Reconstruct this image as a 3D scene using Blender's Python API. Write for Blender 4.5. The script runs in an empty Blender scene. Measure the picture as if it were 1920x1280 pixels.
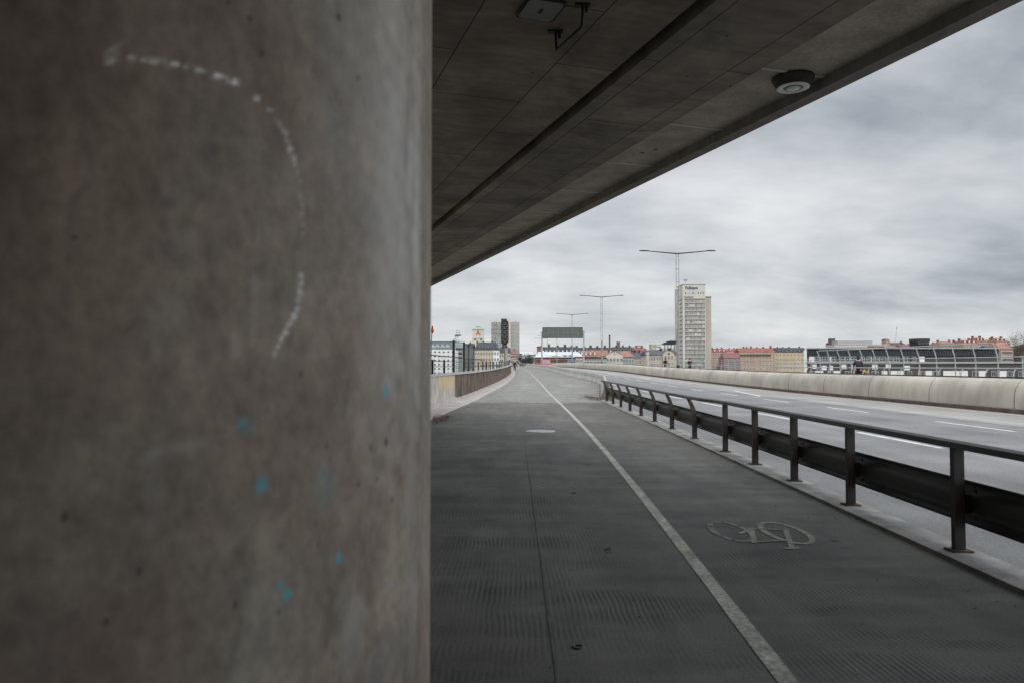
import bpy, math, random
import numpy as np
from mathutils import Vector, Matrix
R = math.radians
random.seed(7)
rng = np.random.default_rng(7)
S = bpy.context.scene
COL = S.collection

# ------------------------------------------------------------------ camera, world, sun, exposure
F = 1400.0                      # focal length in pixels of the 1920 wide photograph
HC = 1.60                       # eye height
PITCH = math.atan(46 / F)
cam = bpy.data.cameras.new('camera')
cam.sensor_width = 36; cam.lens = 36 * F / 1920
cam.clip_start = 0.05; cam.clip_end = 6000
cam.dof.use_dof = True; cam.dof.focus_distance = 28; cam.dof.aperture_fstop = 3.2
camo = bpy.data.objects.new('camera', cam); COL.objects.link(camo)
camo.location = (0, 0, HC); camo.rotation_euler = (R(90) + PITCH, 0, 0)
S.camera = camo
S.view_settings.view_transform = 'Standard'; S.view_settings.look = 'None'
S.view_settings.exposure = 0.0; S.view_settings.gamma = 1
S.cycles.use_denoising = True
S.cycles.max_bounces = 8; S.cycles.diffuse_bounces = 5
SUN_EL, SUN_AZ = R(38), R(166)   # azimuth clockwise from +Y

def build_world():
    w = bpy.data.worlds.new('World'); S.world = w; w.use_nodes = True
    nt = w.node_tree; nt.nodes.clear(); N = nt.nodes.new; L = nt.links.new
    out = N('ShaderNodeOutputWorld')
    sky = N('ShaderNodeTexSky'); sky.sky_type = 'NISHITA'; sky.sun_disc = False
    sky.sun_elevation = SUN_EL; sky.sun_rotation = SUN_AZ
    bg1 = N('ShaderNodeBackground'); bg1.inputs['Strength'].default_value = 0.10
    L(sky.outputs['Color'], bg1.inputs['Color'])
    tc = N('ShaderNodeTexCoord'); sep = N('ShaderNodeSeparateXYZ'); L(tc.outputs['Generated'], sep.inputs[0])
    def M(op, a, b=None, c=None):
        n = N('ShaderNodeMath'); n.operation = op
        for i, v in enumerate((a, b, c)):
            if v is None: continue
            if isinstance(v, (int, float)): n.inputs[i].default_value = v
            else: L(v, n.inputs[i])
        return n.outputs[0]
    zc = M('MAXIMUM', sep.outputs['Z'], 0.0)
    den = M('ADD', zc, 0.30)
    px = M('DIVIDE', sep.outputs['X'], den); py = M('DIVIDE', sep.outputs['Y'], den)
    comb = N('ShaderNodeCombineXYZ'); L(px, comb.inputs[0]); L(py, comb.inputs[1])
    def cloud(scale, sx, sy, det, off, dist=0.3, rot=-12):
        mp = N('ShaderNodeMapping'); mp.inputs['Scale'].default_value = (sx, sy, 1)
        mp.inputs['Location'].default_value = off; mp.inputs['Rotation'].default_value = (0, 0, R(rot))
        L(comb.outputs[0], mp.inputs[0])
        n = N('ShaderNodeTexNoise'); n.inputs['Scale'].default_value = scale; n.inputs['Detail'].default_value = det
        n.inputs['Roughness'].default_value = 0.52; n.inputs['Distortion'].default_value = dist
        L(mp.outputs[0], n.inputs['Vector']); return n.outputs['Fac']
    c1 = cloud(1.7, 1.0, 1.25, 5, (3.1, 1.7, 0), 0.15)
    c2 = cloud(5.2, 1.0, 1.7, 5, (7.3, 4.2, 0), 0.1, -4)
    s = M('ADD', M('MULTIPLY', c1, 0.80), M('MULTIPLY', c2, 0.20))
    # a heavy bank of cloud up to the right, a thin bright part low ahead
    bank = M('MULTIPLY', M('MAXIMUM', M('SUBTRACT', M('ADD', M('MULTIPLY', sep.outputs['X'], 0.9), M('MULTIPLY', zc, 1.0)), 0.30), 0.0), 0.26)
    s = M('SUBTRACT', s, bank)
    rp = N('ShaderNodeValToRGB'); L(s, rp.inputs[0]); cr = rp.color_ramp
    cr.elements[0].position = 0.22; cr.elements[0].color = (0.30, 0.33, 0.375, 1)
    cr.elements[1].position = 0.68; cr.elements[1].color = (0.86, 0.87, 0.88, 1)
    e = cr.elements.new(0.40); e.color = (0.545, 0.575, 0.605, 1)
    e = cr.elements.new(0.52); e.color = (0.69, 0.71, 0.73, 1)
    # overcast sky: up to three times brighter overhead than at the horizon
    zen = N('ShaderNodeMapRange'); zen.interpolation_type = 'SMOOTHSTEP'
    zen.inputs['From Min'].default_value = 0.40; zen.inputs['From Max'].default_value = 0.95
    zen.inputs['To Min'].default_value = 1.0; zen.inputs['To Max'].default_value = 4.7
    L(zc, zen.inputs['Value'])
    # the veiled sun stands behind the camera to the right: the sky is brightened there, and an unseen glow is added out of frame to light the pillar edge
    dt = N('ShaderNodeVectorMath'); dt.operation = 'DOT_PRODUCT'; L(tc.outputs['Generated'], dt.inputs[0])
    ga = R(78); dt.inputs[1].default_value = (math.sin(ga) * .97, math.cos(ga) * .97, .24)
    glow = N('ShaderNodeMapRange'); glow.interpolation_type = 'SMOOTHSTEP'
    glow.inputs['From Min'].default_value = 0.74; glow.inputs['From Max'].default_value = 0.97
    glow.inputs['To Min'].default_value = 0.0; glow.inputs['To Max'].default_value = 8.0
    L(dt.outputs['Value'], glow.inputs['Value'])
    back = N('ShaderNodeMapRange'); back.interpolation_type = 'SMOOTHSTEP'
    back.inputs['From Min'].default_value = 0.1; back.inputs['From Max'].default_value = -0.8
    back.inputs['To Min'].default_value = 0.0; back.inputs['To Max'].default_value = 0.9
    L(sep.outputs['Y'], back.inputs['Value'])
    gain = M('ADD', M('ADD', zen.outputs[0], glow.outputs[0]), back.outputs[0])
    bg2 = N('ShaderNodeBackground'); L(rp.outputs[0], bg2.inputs['Color']); L(gain, bg2.inputs['Strength'])
    mix = N('ShaderNodeMixShader'); mix.inputs[0].default_value = 0.94
    L(bg1.outputs[0], mix.inputs[1]); L(bg2.outputs[0], mix.inputs[2]); L(mix.outputs[0], out.inputs[0])
build_world()
sun = bpy.data.lights.new('sun', 'SUN'); sun.energy = 1.5; sun.angle = R(25); sun.color = (1, 0.965, 0.92)
suno = bpy.data.objects.new('sun', sun); COL.objects.link(suno)
_sd = Vector((math.sin(SUN_AZ) * math.cos(SUN_EL), math.cos(SUN_AZ) * math.cos(SUN_EL), math.sin(SUN_EL)))
suno.rotation_euler = (-_sd).to_track_quat('-Z', 'Y').to_euler(); suno.location = _sd * 60

# ------------------------------------------------------------------ geometry of the place
_c, _s = math.cos(PITCH), math.sin(PITCH)
def ray(px, py):
    u, v = (px - 960) / F, (640 - py) / F
    return Vector((u, _c - v * _s, _s + v * _c))
def at(px, py, Y):
    d = ray(px, py); k = Y / d.y
    return Vector((d.x * k, Y, HC + d.z * k))
_ty = np.arange(-80, 520, 1.0)
_tz = np.interp(_ty, [-80, 45, 60, 82, 100, 120, 145, 200, 300, 520], [0, 0, .06, .25, .48, .78, 1.02, 1.35, 1.5, 1.5])
_tz = np.convolve(np.pad(_tz, 8, mode='edge'), np.ones(17) / 17, 'valid')
def zp(Y): return float(np.interp(Y, _ty, _tz))          # cycle path surface
def zr(Y): return zp(Y) - 0.10                           # carriageway
def G(px, py, dz=0.0):
    d = ray(px, py); t = 5.0
    for _ in range(60):
        t = t * .5 + .5 * (HC - zp(d.y * t) - dz) / -d.z
    return Vector((d.x * t, d.y * t, zp(d.y * t) + dz))
def curve(tab):
    ys, xs = zip(*sorted(tab)); yy = np.arange(min(ys), max(ys) + .5, 0.5)
    xx = np.interp(yy, ys, xs); k = 13; xx = np.convolve(np.pad(xx, k // 2, mode='reflect', reflect_type='odd'), np.ones(k) / k, 'valid')
    return lambda Y: float(np.interp(Y, yy, xx))
xwall = curve([(-40, -3.9), (0, -3.35), (27.3, -2.97), (34.5, -2.63), (40.7, -2.33), (53.5, -1.8), (73, -1.01), (91, -.4), (105, -.12), (135, -.25), (200, -1.6), (420, -8)])
xverge = curve([(-40, -3.2), (0, -2.75), (23.6, -2.38), (28.4, -2.1), (34.5, -1.73), (44, -1.35), (61, -.61), (89, .26), (115, .57), (140, .5), (200, -.8), (420, -7.2)])
def xpost(Y): return 3.68 + .017 * Y
xjersey = curve([(30, 4.05), (35, 4.42), (50, 6.2), (62, 7.6), (70, 7.8), (79, 7.75), (95, 7.2), (110, 6.9), (140, 6.4), (190, 5.6), (260, 4.6), (420, 2)])
xbar = curve([(-40, 18.1), (60, 18.1), (82, 18.05), (110, 17.4), (143, 16.4), (200, 15.2), (300, 14.6), (420, 13)])
def xkerb_in(Y): return xpost(Y) - .20
def xkerb_out(Y): return xpost(Y) + .22
def xpathright(Y):
    return xkerb_in(Y) if Y < 34.5 else xjersey(Y)
YB0, YB1 = -40, 420

# ------------------------------------------------------------------ helpers
class MB:
    def __init__(s): s.v = []; s.f = []; s.m = []; s.sm = []
    def add(s, vs, fs, m=0, smooth=False):
        o = len(s.v); s.v += [tuple(v) for v in vs]
        for f in fs: s.f.append(tuple(i + o for i in f)); s.m.append(m); s.sm.append(smooth)
        return s
    def box(s, x0, x1, y0, y1, z0, z1, m=0):
        vs = [(x, y, z) for z in (z0, z1) for y in (y0, y1) for x in (x0, x1)]
        return s.add(vs, [(0, 2, 3, 1), (4, 5, 7, 6), (0, 1, 5, 4), (2, 6, 7, 3), (0, 4, 6, 2), (1, 3, 7, 5)], m)
    def prism(s, pts, axis, a, b, m=0, smooth=False):
        """pts: closed outline in the two other axes, extruded along axis from a to b"""
        def P(p, t):
            return {'x': (t, p[0], p[1]), 'y': (p[0], t, p[1]), 'z': (p[0], p[1], t)}[axis]
        n = len(pts); vs = [P(p, a) for p in pts] + [P(p, b) for p in pts]
        s.add(vs, [(i, (i + 1) % n, n + (i + 1) % n, n + i) for i in range(n)], m, smooth)
        s.add(vs, [tuple(range(n))[::-1], tuple(range(n, 2 * n))], m)
        return s
    def tube(s, pts, r, n=8, m=0, smooth=True):
        pts = [Vector(p) for p in pts]; rs = r if isinstance(r, (list, tuple)) else [r] * len(pts)
        vs = []; fs = []
        up0 = None
        for i, p in enumerate(pts):
            t = (pts[min(i + 1, len(pts) - 1)] - pts[max(i - 1, 0)])
            t = t.normalized() if t.length > 1e-9 else Vector((0, 0, 1))
            ref = Vector((0, 0, 1)) if abs(t.z) < .9 else Vector((1, 0, 0))
            if up0 is not None and (up0 - t * up0.dot(t)).length > .2: ref = up0
            a = (ref - t * ref.dot(t)).normalized(); b = t.cross(a); up0 = a
            for k in range(n):
                an = 2 * math.pi * k / n
                vs.append(p + (a * math.cos(an) + b * math.sin(an)) * rs[i])
        for i in range(len(pts) - 1):
            for k in range(n):
                k2 = (k + 1) % n
                fs.append((i * n + k, i * n + k2, (i + 1) * n + k2, (i + 1) * n + k))
        s.add(vs, fs, m, smooth)
        s.add(vs[:n], [tuple(range(n))[::-1]], m); s.add(vs[-n:], [tuple(range(n))], m)
        return s
    def lathe(s, prof, c=(0, 0, 0), n=32, m=0, smooth=True, sx=1, sy=1):
        vs = []; fs = []
        for r, z in prof:
            for k in range(n):
                a = 2 * math.pi * k / n; vs.append((c[0] + r * math.cos(a) * sx, c[1] + r * math.sin(a) * sy, c[2] + z))
        for i in range(len(prof) - 1):
            for k in range(n):
                k2 = (k + 1) % n; fs.append((i * n + k, i * n + k2, (i + 1) * n + k2, (i + 1) * n + k))
        return s.add(vs, fs, m, smooth)
    def strip(s, rows, m=0, smooth=True, closed=False):
        """rows: list of equal-length point lists"""
        n = len(rows[0]); vs = [p for r_ in rows for p in r_]; fs = []
        kk = n if closed else n - 1
        for i in range(len(rows) - 1):
            for k in range(kk):
                k2 = (k + 1) % n; fs.append((i * n + k, i * n + k2, (i + 1) * n + k2, (i + 1) * n + k))
        return s.add(vs, fs, m, smooth)
    def build(s, name, mats, parent=None, loc=None):
        me = bpy.data.meshes.new(name); me.from_pydata(s.v, [], s.f)
        for mt in (mats if isinstance(mats, (list, tuple)) else [mats]): me.materials.append(mt)
        me.polygons.foreach_set('material_index', s.m); me.polygons.foreach_set('use_smooth', s.sm)
        me.update()
        o = bpy.data.objects.new(name, me); COL.objects.link(o)
        if parent: o.parent = parent
        if loc is not None: o.location = loc
        return o
def tag(o, label=None, cat=None, group=None, kind=None):
    for k, v in (('label', label), ('category', cat), ('group', group), ('kind', kind)):
        if v: o[k] = v
    return o
def thing(name, label, cat, loc=(0, 0, 0), rz=0, group=None):
    o = bpy.data.objects.new(name, None); COL.objects.link(o)
    o.location = loc; o.rotation_euler = (0, 0, rz); o.empty_display_size = .2
    return tag(o, label, cat, group)
def children(o): return [c for c in bpy.data.objects if c.parent == o]
def copy_tree(o, parent=None):
    c = o.copy(); COL.objects.link(c); c.parent = parent
    for ch in children(o): copy_tree(ch, c)
    return c
def struct(o): o['kind'] = 'structure'; return o
def eval_mesh(o, name):
    bpy.context.view_layer.update()
    dg = bpy.context.evaluated_depsgraph_get(); me = bpy.data.meshes.new_from_object(o.evaluated_get(dg)); me.name = name
    return me

# ------------------------------------------------------------------ materials
def mat(name, col, rough=.8, var=.15, scale=2.0, streak=0.0, bump=.0, bscale=40, metal=0, spots=0.0, spec=.3, col2=None, grain=0.0, gscale=120, lane=0.0):
    m = bpy.data.materials.new(name); m.use_nodes = True; nt = m.node_tree
    b = nt.nodes['Principled BSDF']; N = nt.nodes.new; L = nt.links.new
    b.inputs['Roughness'].default_value = rough; b.inputs['Metallic'].default_value = metal
    b.inputs['Specular IOR Level'].default_value = spec
    tc = N('ShaderNodeTexCoord')
    def noise(sc, mapping=None, det=5):
        n = N('ShaderNodeTexNoise'); n.inputs['Scale'].default_value = sc; n.inputs['Detail'].default_value = det
        n.inputs['Roughness'].default_value = .6
        if mapping:
            mp = N('ShaderNodeMapping'); mp.inputs['Scale'].default_value = mapping; L(tc.outputs['Object'], mp.inputs[0]); L(mp.outputs[0], n.inputs['Vector'])
        else: L(tc.outputs['Object'], n.inputs['Vector'])
        return n.outputs['Fac']
    def ramp(fac, p0, c0, p1, c1):
        r_ = N('ShaderNodeValToRGB'); L(fac, r_.inputs[0]); e = r_.color_ramp.elements
        e[0].position = p0; e[0].color = c0; e[1].position = p1; e[1].color = c1; return r_.outputs[0]
    def mul(a, b_, fac=1.0):
        x = N('ShaderNodeMix'); x.data_type = 'RGBA'; x.blend_type = 'MULTIPLY'; x.inputs[0].default_value = fac
        L(a, x.inputs[6]); L(b_, x.inputs[7]); return x.outputs[2]
    c2 = col2 or tuple(c * (1 - var * 1.6) for c in col)
    c1 = tuple(min(1, c * (1 + var)) for c in col)
    cur = ramp(noise(scale), .32, (*c2, 1), .68, (*c1, 1))
    if streak:
        g = 1 - streak
        cur = mul(cur, ramp(noise(scale * 2.2, (3, 3, .25)), .35, (g, g, g, 1), .6, (1, 1, 1, 1)))
    if grain:
        g = 1 - grain; g2 = 1 + grain
        cur = mul(cur, ramp(noise(gscale, det=2), .3, (g, g, g, 1), .7, (g2, g2, g2, 1)))
    if lane:
        g = 1 - lane
        cur = mul(cur, ramp(noise(.9, (1, .012, 1), 3), .38, (g, g, g, 1), .6, (1.04, 1.04, 1.04, 1)))
    if spots:
        v = N('ShaderNodeTexVoronoi'); v.inputs['Scale'].default_value = spots; v.inputs['Randomness'].default_value = 1
        L(tc.outputs['Object'], v.inputs['Vector'])
        cur = mul(cur, ramp(v.outputs['Distance'], .05, (.25, .25, .25, 1), .09, (1, 1, 1, 1)))
    L(cur, b.inputs['Base Color'])
    if bump:
        bp = N('ShaderNodeBump'); bp.inputs['Strength'].default_value = bump; bp.inputs['Distance'].default_value = .02
        L(noise(bscale), bp.inputs['Height']); L(bp.outputs[0], b.inputs['Normal'])
    m['_'] = 1
    return m
M = {}
def mk(k, *a, **kw): M[k] = mat(k, *a, **kw); return M[k]
mk('barrier_concrete', (.40, .367, .315), .85, .16, .5, streak=.10, bump=.15, bscale=30, grain=.08)
mk('jersey_concrete', (.40, .385, .355), .85, .16, 1.0, streak=.2, bump=.2, bscale=30)
mk('dark_concrete', (.13, .12, .10), .9, .25, 3, bump=.3)
mk('kerb_concrete', (.24, .23, .21), .9, .28, 2.5, bump=.4, bscale=25, grain=.2, gscale=60)
mk('verge_concrete', (.34, .30, .275), .9, .15, 1.5, bump=.2, grain=.1)
mk('dark_steel', (.018, .015, .014), .5, .3, 4, spec=.4)
mk('rail_steel', (.03, .024, .02), .5, .35, 6, spec=.45)
mk('rust_steel', (.085, .05, .035), .85, .4, 12)
mk('galv', (.30, .31, .31), .5, .12, 3, metal=.3)
mk('fence_steel', (.33, .35, .35), .55, .12, 3, metal=.2)
mk('black_steel', (.012, .013, .014), .6, .2, 3)
mk('rust_panel', (.105, .068, .046), .85, .45, 1.2, streak=.45, bump=.2)
mk('rust_post', (.16, .13, .105), .8, .2, 2)
mk('old_wall', (.36, .32, .28), .9, .2, 1.5, streak=.25, bump=.2)
mk('yellow_wall', (.40, .31, .185), .9, .15, 1.6, streak=.2)
mk('white_paint', (.33, .318, .262), .85, .25, 3.0, grain=.4, gscale=26)
mk('worn_paint', (.205, .196, .163), .85, .25, 6.0, grain=.35, gscale=30)
mk('dash_paint', (.47, .465, .45), .8, .18, 4, grain=.22, gscale=40)
mk('manhole', (.29, .292, .285), .5, .25, 6, grain=.2, gscale=30)
mk('brown_gutter', (.085, .06, .05), .9, .25, 2)
mk('land', (.09, .085, .07), 1, .3, .02)
mk('hillside', (.075, .065, .05), 1, .35, .08)
mk('glass', (.03, .036, .042), .15, .2, 1, spec=.6)
mk('pale_glass', (.17, .20, .22), .2, .3, .5, spec=.6)
mk('frame_white', (.55, .55, .53), .6, .05)
mk('lamp_white', (.62, .63, .62), .4, .05)
mk('lamp_grey', (.20, .20, .19), .6, .1)
mk('tyre', (.02, .02, .02), .9, .1)
mk('skin', (.45, .30, .23), .6, .05)
mk('hair_grey', (.35, .33, .31), .8, .1)
mk('hair_dark', (.03, .022, .018), .8, .1)
mk('slate', (.055, .060, .068), .75, .2, .4)
mk('black_roof', (.04, .042, .047), .8, .25, .3)  # black lightened, distance haze put into the colour
mk('tile', (.24, .115, .085), .85, .2, .5)
mk('red_roof', (.21, .07, .065), .8, .2, .4)
mk('maroon_roof', (.18, .085, .08), .8, .2, .4)
mk('copper', (.22, .30, .255), .7, .15, .4)
mk('cream', (.50, .46, .39), .85, .08, .1, streak=.08)
mk('beige', (.46, .38, .29), .85, .10, .1, streak=.08)
mk('pink_wall', (.40, .265, .205), .85, .12, .1, streak=.1)
mk('orange_wall', (.42, .29, .205), .85, .12, .1, streak=.1)
mk('yellow_house', (.46, .375, .25), .85, .1, .1, streak=.1)
mk('white_wall', (.62, .62, .61), .8, .06, .1, streak=.06)
mk('grey_wall', (.28, .28, .27), .85, .12, .1, streak=.1)
mk('green_grey_wall', (.24, .25, .22), .85, .12, .1, streak=.1)
mk('brick', (.24, .11, .085), .9, .15, .3)
mk('brown_brick', (.16, .10, .075), .9, .2, .3)
mk('dark_brick', (.07, .062, .058), .9, .2, .3)
mk('teal_glass', (.14, .19, .195), .25, .25, .15, spec=.6)
mk('tower_stone', (.48, .46, .415), .85, .07, .06, streak=.06)
mk('tower_side', (.42, .42, .39), .85, .08, .06)
mk('tower_wing', (.36, .33, .28), .85, .07, .06)
mk('panel_grey', (.20, .20, .195), .7, .15, .3)
mk('panel_dark', (.065, .068, .072), .5, .2, .3)
mk('panel_beige', (.44, .40, .33), .8, .1, .3)
mk('letter_blue', (.05, .11, .19), .6, .05)
mk('letter_red', (.50, .06, .035), .6, .05)
mk('orange_flag', (.52, .09, .03), .7, .1)
mk('sign_green', (.085, .10, .088), .6, .08, .8)
mk('white_roof', (.40, .42, .445), .6, .12, .15)
mk('bark', (.075, .055, .042), .95, .25, 4)
mk('twig', (.115, .075, .052), .95, .35, 2)
mk('dark_leaf', (.035, .038, .03), .95, .4, 3)
mk('car_red', (.33, .035, .04), .3, .05, spec=.6)
mk('car_blue', (.07, .13, .24), .3, .05, spec=.6)
mk('car_dark', (.03, .032, .036), .3, .05, spec=.6)
mk('headlight', (.8, .8, .78), .2, .02, spec=.7)

def concrete_pier_mat():
    m = bpy.data.materials.new('pillar_concrete'); m.use_nodes = True; nt = m.node_tree
    b = nt.nodes['Principled BSDF']; N = nt.nodes.new; L = nt.links.new
    b.inputs['Roughness'].default_value = .72; b.inputs['Specular IOR Level'].default_value = .22
    tc = N('ShaderNodeTexCoord')
    def noise(sc, mp, det=6, dist=0.0):
        n = N('ShaderNodeTexNoise'); n.inputs['Scale'].default_value = sc; n.inputs['Detail'].default_value = det; n.inputs['Roughness'].default_value = .6
        n.inputs['Distortion'].default_value = dist
        q = N('ShaderNodeMapping'); q.inputs['Scale'].default_value = mp; L(tc.outputs['Object'], q.inputs[0]); L(q.outputs[0], n.inputs['Vector']); return n.outputs['Fac']
    def ramp(fac, *st):
        r_ = N('ShaderNodeValToRGB'); L(fac, r_.inputs[0]); e = r_.color_ramp.elements
        for i, (p, c) in enumerate(st):
            q = e[i] if i < 2 else e.new(p); q.position = p; q.color = (*c, 1)
        return r_.outputs[0]
    def mix(fac, a, b_, mode='MIX'):
        x = N('ShaderNodeMix'); x.data_type = 'RGBA'; x.blend_type = mode
        if isinstance(fac, float): x.inputs[0].default_value = fac
        else: L(fac, x.inputs[0])
        for i, v in ((6, a), (7, b_)):
            if isinstance(v, tuple): x.inputs[i].default_value = (*v, 1)
            else: L(v, x.inputs[i])
        return x.outputs[2]
    base = ramp(noise(2.4, (1, 1, .75), 6, .5), (.36, (.146, .112, .087)), (.64, (.166, .146, .119)))
    base = mix(1.0, base, ramp(noise(2.6, (1.6, 1.6, .55), 7, .3), (.34, (.68, .68, .68)), (.64, (1.22, 1.22, 1.2))), 'MULTIPLY')
    base = mix(1.0, base, ramp(noise(11, (1, 1, .7), 6), (.3, (.76, .76, .76)), (.7, (1.2, 1.2, 1.2))), 'MULTIPLY')
    base = mix(1.0, base, ramp(noise(38, (1, 1, .8), 5), (.32, (.80, .80, .80)), (.68, (1.16, 1.16, 1.16))), 'MULTIPLY')
    def att(nm):
        a = N('ShaderNodeAttribute'); a.attribute_name = nm; return a.outputs['Fac']
    base = mix(att('pale'), base, (.46, .46, .43))  # pale smudges, plus skylight painted along the right edge
    base = mix(att('dark'), base, (.06, .06, .066))
    base = mix(att('blue'), base, (.05, .22, .26))
    base = mix(att('chalk'), base, (.66, .67, .62))
    base = mix(att('hole'), base, (.02, .017, .015))
    L(base, b.inputs['Base Color'])
    bp = N('ShaderNodeBump'); bp.inputs['Strength'].default_value = .12; bp.inputs['Distance'].default_value = .01
    L(noise(14, (1, 1, .6)), bp.inputs['Height']); L(bp.outputs[0], b.inputs['Normal'])
    return m
def deck_mat(name, base_col, row, length, off):
    m = bpy.data.materials.new(name); m.use_nodes = True; nt = m.node_tree
    b = nt.nodes['Principled BSDF']; N = nt.nodes.new; L = nt.links.new
    b.inputs['Roughness'].default_value = .8; b.inputs['Specular IOR Level'].default_value = .25
    tc = N('ShaderNodeTexCoord')
    mp = N('ShaderNodeMapping'); mp.inputs['Rotation'].default_value = (0, 0, R(90)); mp.inputs['Location'].default_value = off
    L(tc.outputs['Object'], mp.inputs[0])
    nz = N('ShaderNodeTexNoise'); nz.inputs['Scale'].default_value = 1.1; nz.inputs['Detail'].default_value = 6; nz.inputs['Roughness'].default_value = .62; L(tc.outputs['Object'], nz.inputs['Vector'])
    def ramp(fac, p0, c0, p1, c1):
        r_ = N('ShaderNodeValToRGB'); L(fac, r_.inputs[0]); e = r_.color_ramp.elements
        e[0].position = p0; e[0].color = (*c0, 1); e[1].position = p1; e[1].color = (*c1, 1); return r_.outputs[0]
    def mul(a, b_):
        x = N('ShaderNodeMix'); x.data_type = 'RGBA'; x.blend_type = 'MULTIPLY'; x.inputs[0].default_value = 1; L(a, x.inputs[6]); L(b_, x.inputs[7]); return x.outputs[2]
    lo = tuple(c * .72 for c in base_col); hi = tuple(c * 1.18 for c in base_col)
    cur = ramp(nz.outputs['Fac'], .33, lo, .67, hi)
    br = N('ShaderNodeTexBrick'); L(mp.outputs[0], br.inputs['Vector'])
    br.inputs['Color1'].default_value = (1.08, 1.06, 1.03, 1); br.inputs['Color2'].default_value = (.86, .86, .87, 1); br.inputs['Mortar'].default_value = (.25, .24, .24, 1)
    br.inputs['Scale'].default_value = 1; br.inputs['Mortar Size'].default_value = .009; br.inputs['Mortar Smooth'].default_value = .3
    br.inputs['Brick Width'].default_value = length; br.inputs['Row Height'].default_value = row; br.offset = .5
    cur = mul(cur, br.outputs['Color'])
    n2 = N('ShaderNodeTexNoise'); n2.inputs['Scale'].default_value = 7; n2.inputs['Detail'].default_value = 4
    q = N('ShaderNodeMapping'); q.inputs['Scale'].default_value = (.3, 1.5, 1); L(tc.outputs['Object'], q.inputs[0]); L(q.outputs[0], n2.inputs['Vector'])
    cur = mul(cur, ramp(n2.outputs['Fac'], .3, (.84,) * 3, .7, (1.1,) * 3))
    n3 = N('ShaderNodeTexNoise'); n3.inputs['Scale'].default_value = .55; n3.inputs['Detail'].default_value = 7; n3.inputs['Distortion'].default_value = 1.2; n3.inputs['Roughness'].default_value = .65; L(tc.outputs['Object'], n3.inputs['Vector'])
    cur = mul(cur, ramp(n3.outputs['Fac'], .36, (.66,) * 3, .62, (1.15, 1.14, 1.12)))
    v = N('ShaderNodeTexVoronoi'); v.inputs['Scale'].default_value = 2.6; L(tc.outputs['Object'], v.inputs['Vector'])
    cur = mul(cur, ramp(v.outputs['Distance'], .035, (.3,) * 3, .06, (1,) * 3))
    L(cur, b.inputs['Base Color'])
    bp = N('ShaderNodeBump'); bp.inputs['Strength'].default_value = .3; bp.inputs['Distance'].default_value = .01
    L(br.outputs['Fac'], bp.inputs['Height']); bp.invert = True; L(bp.outputs[0], b.inputs['Normal'])
    return m
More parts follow.
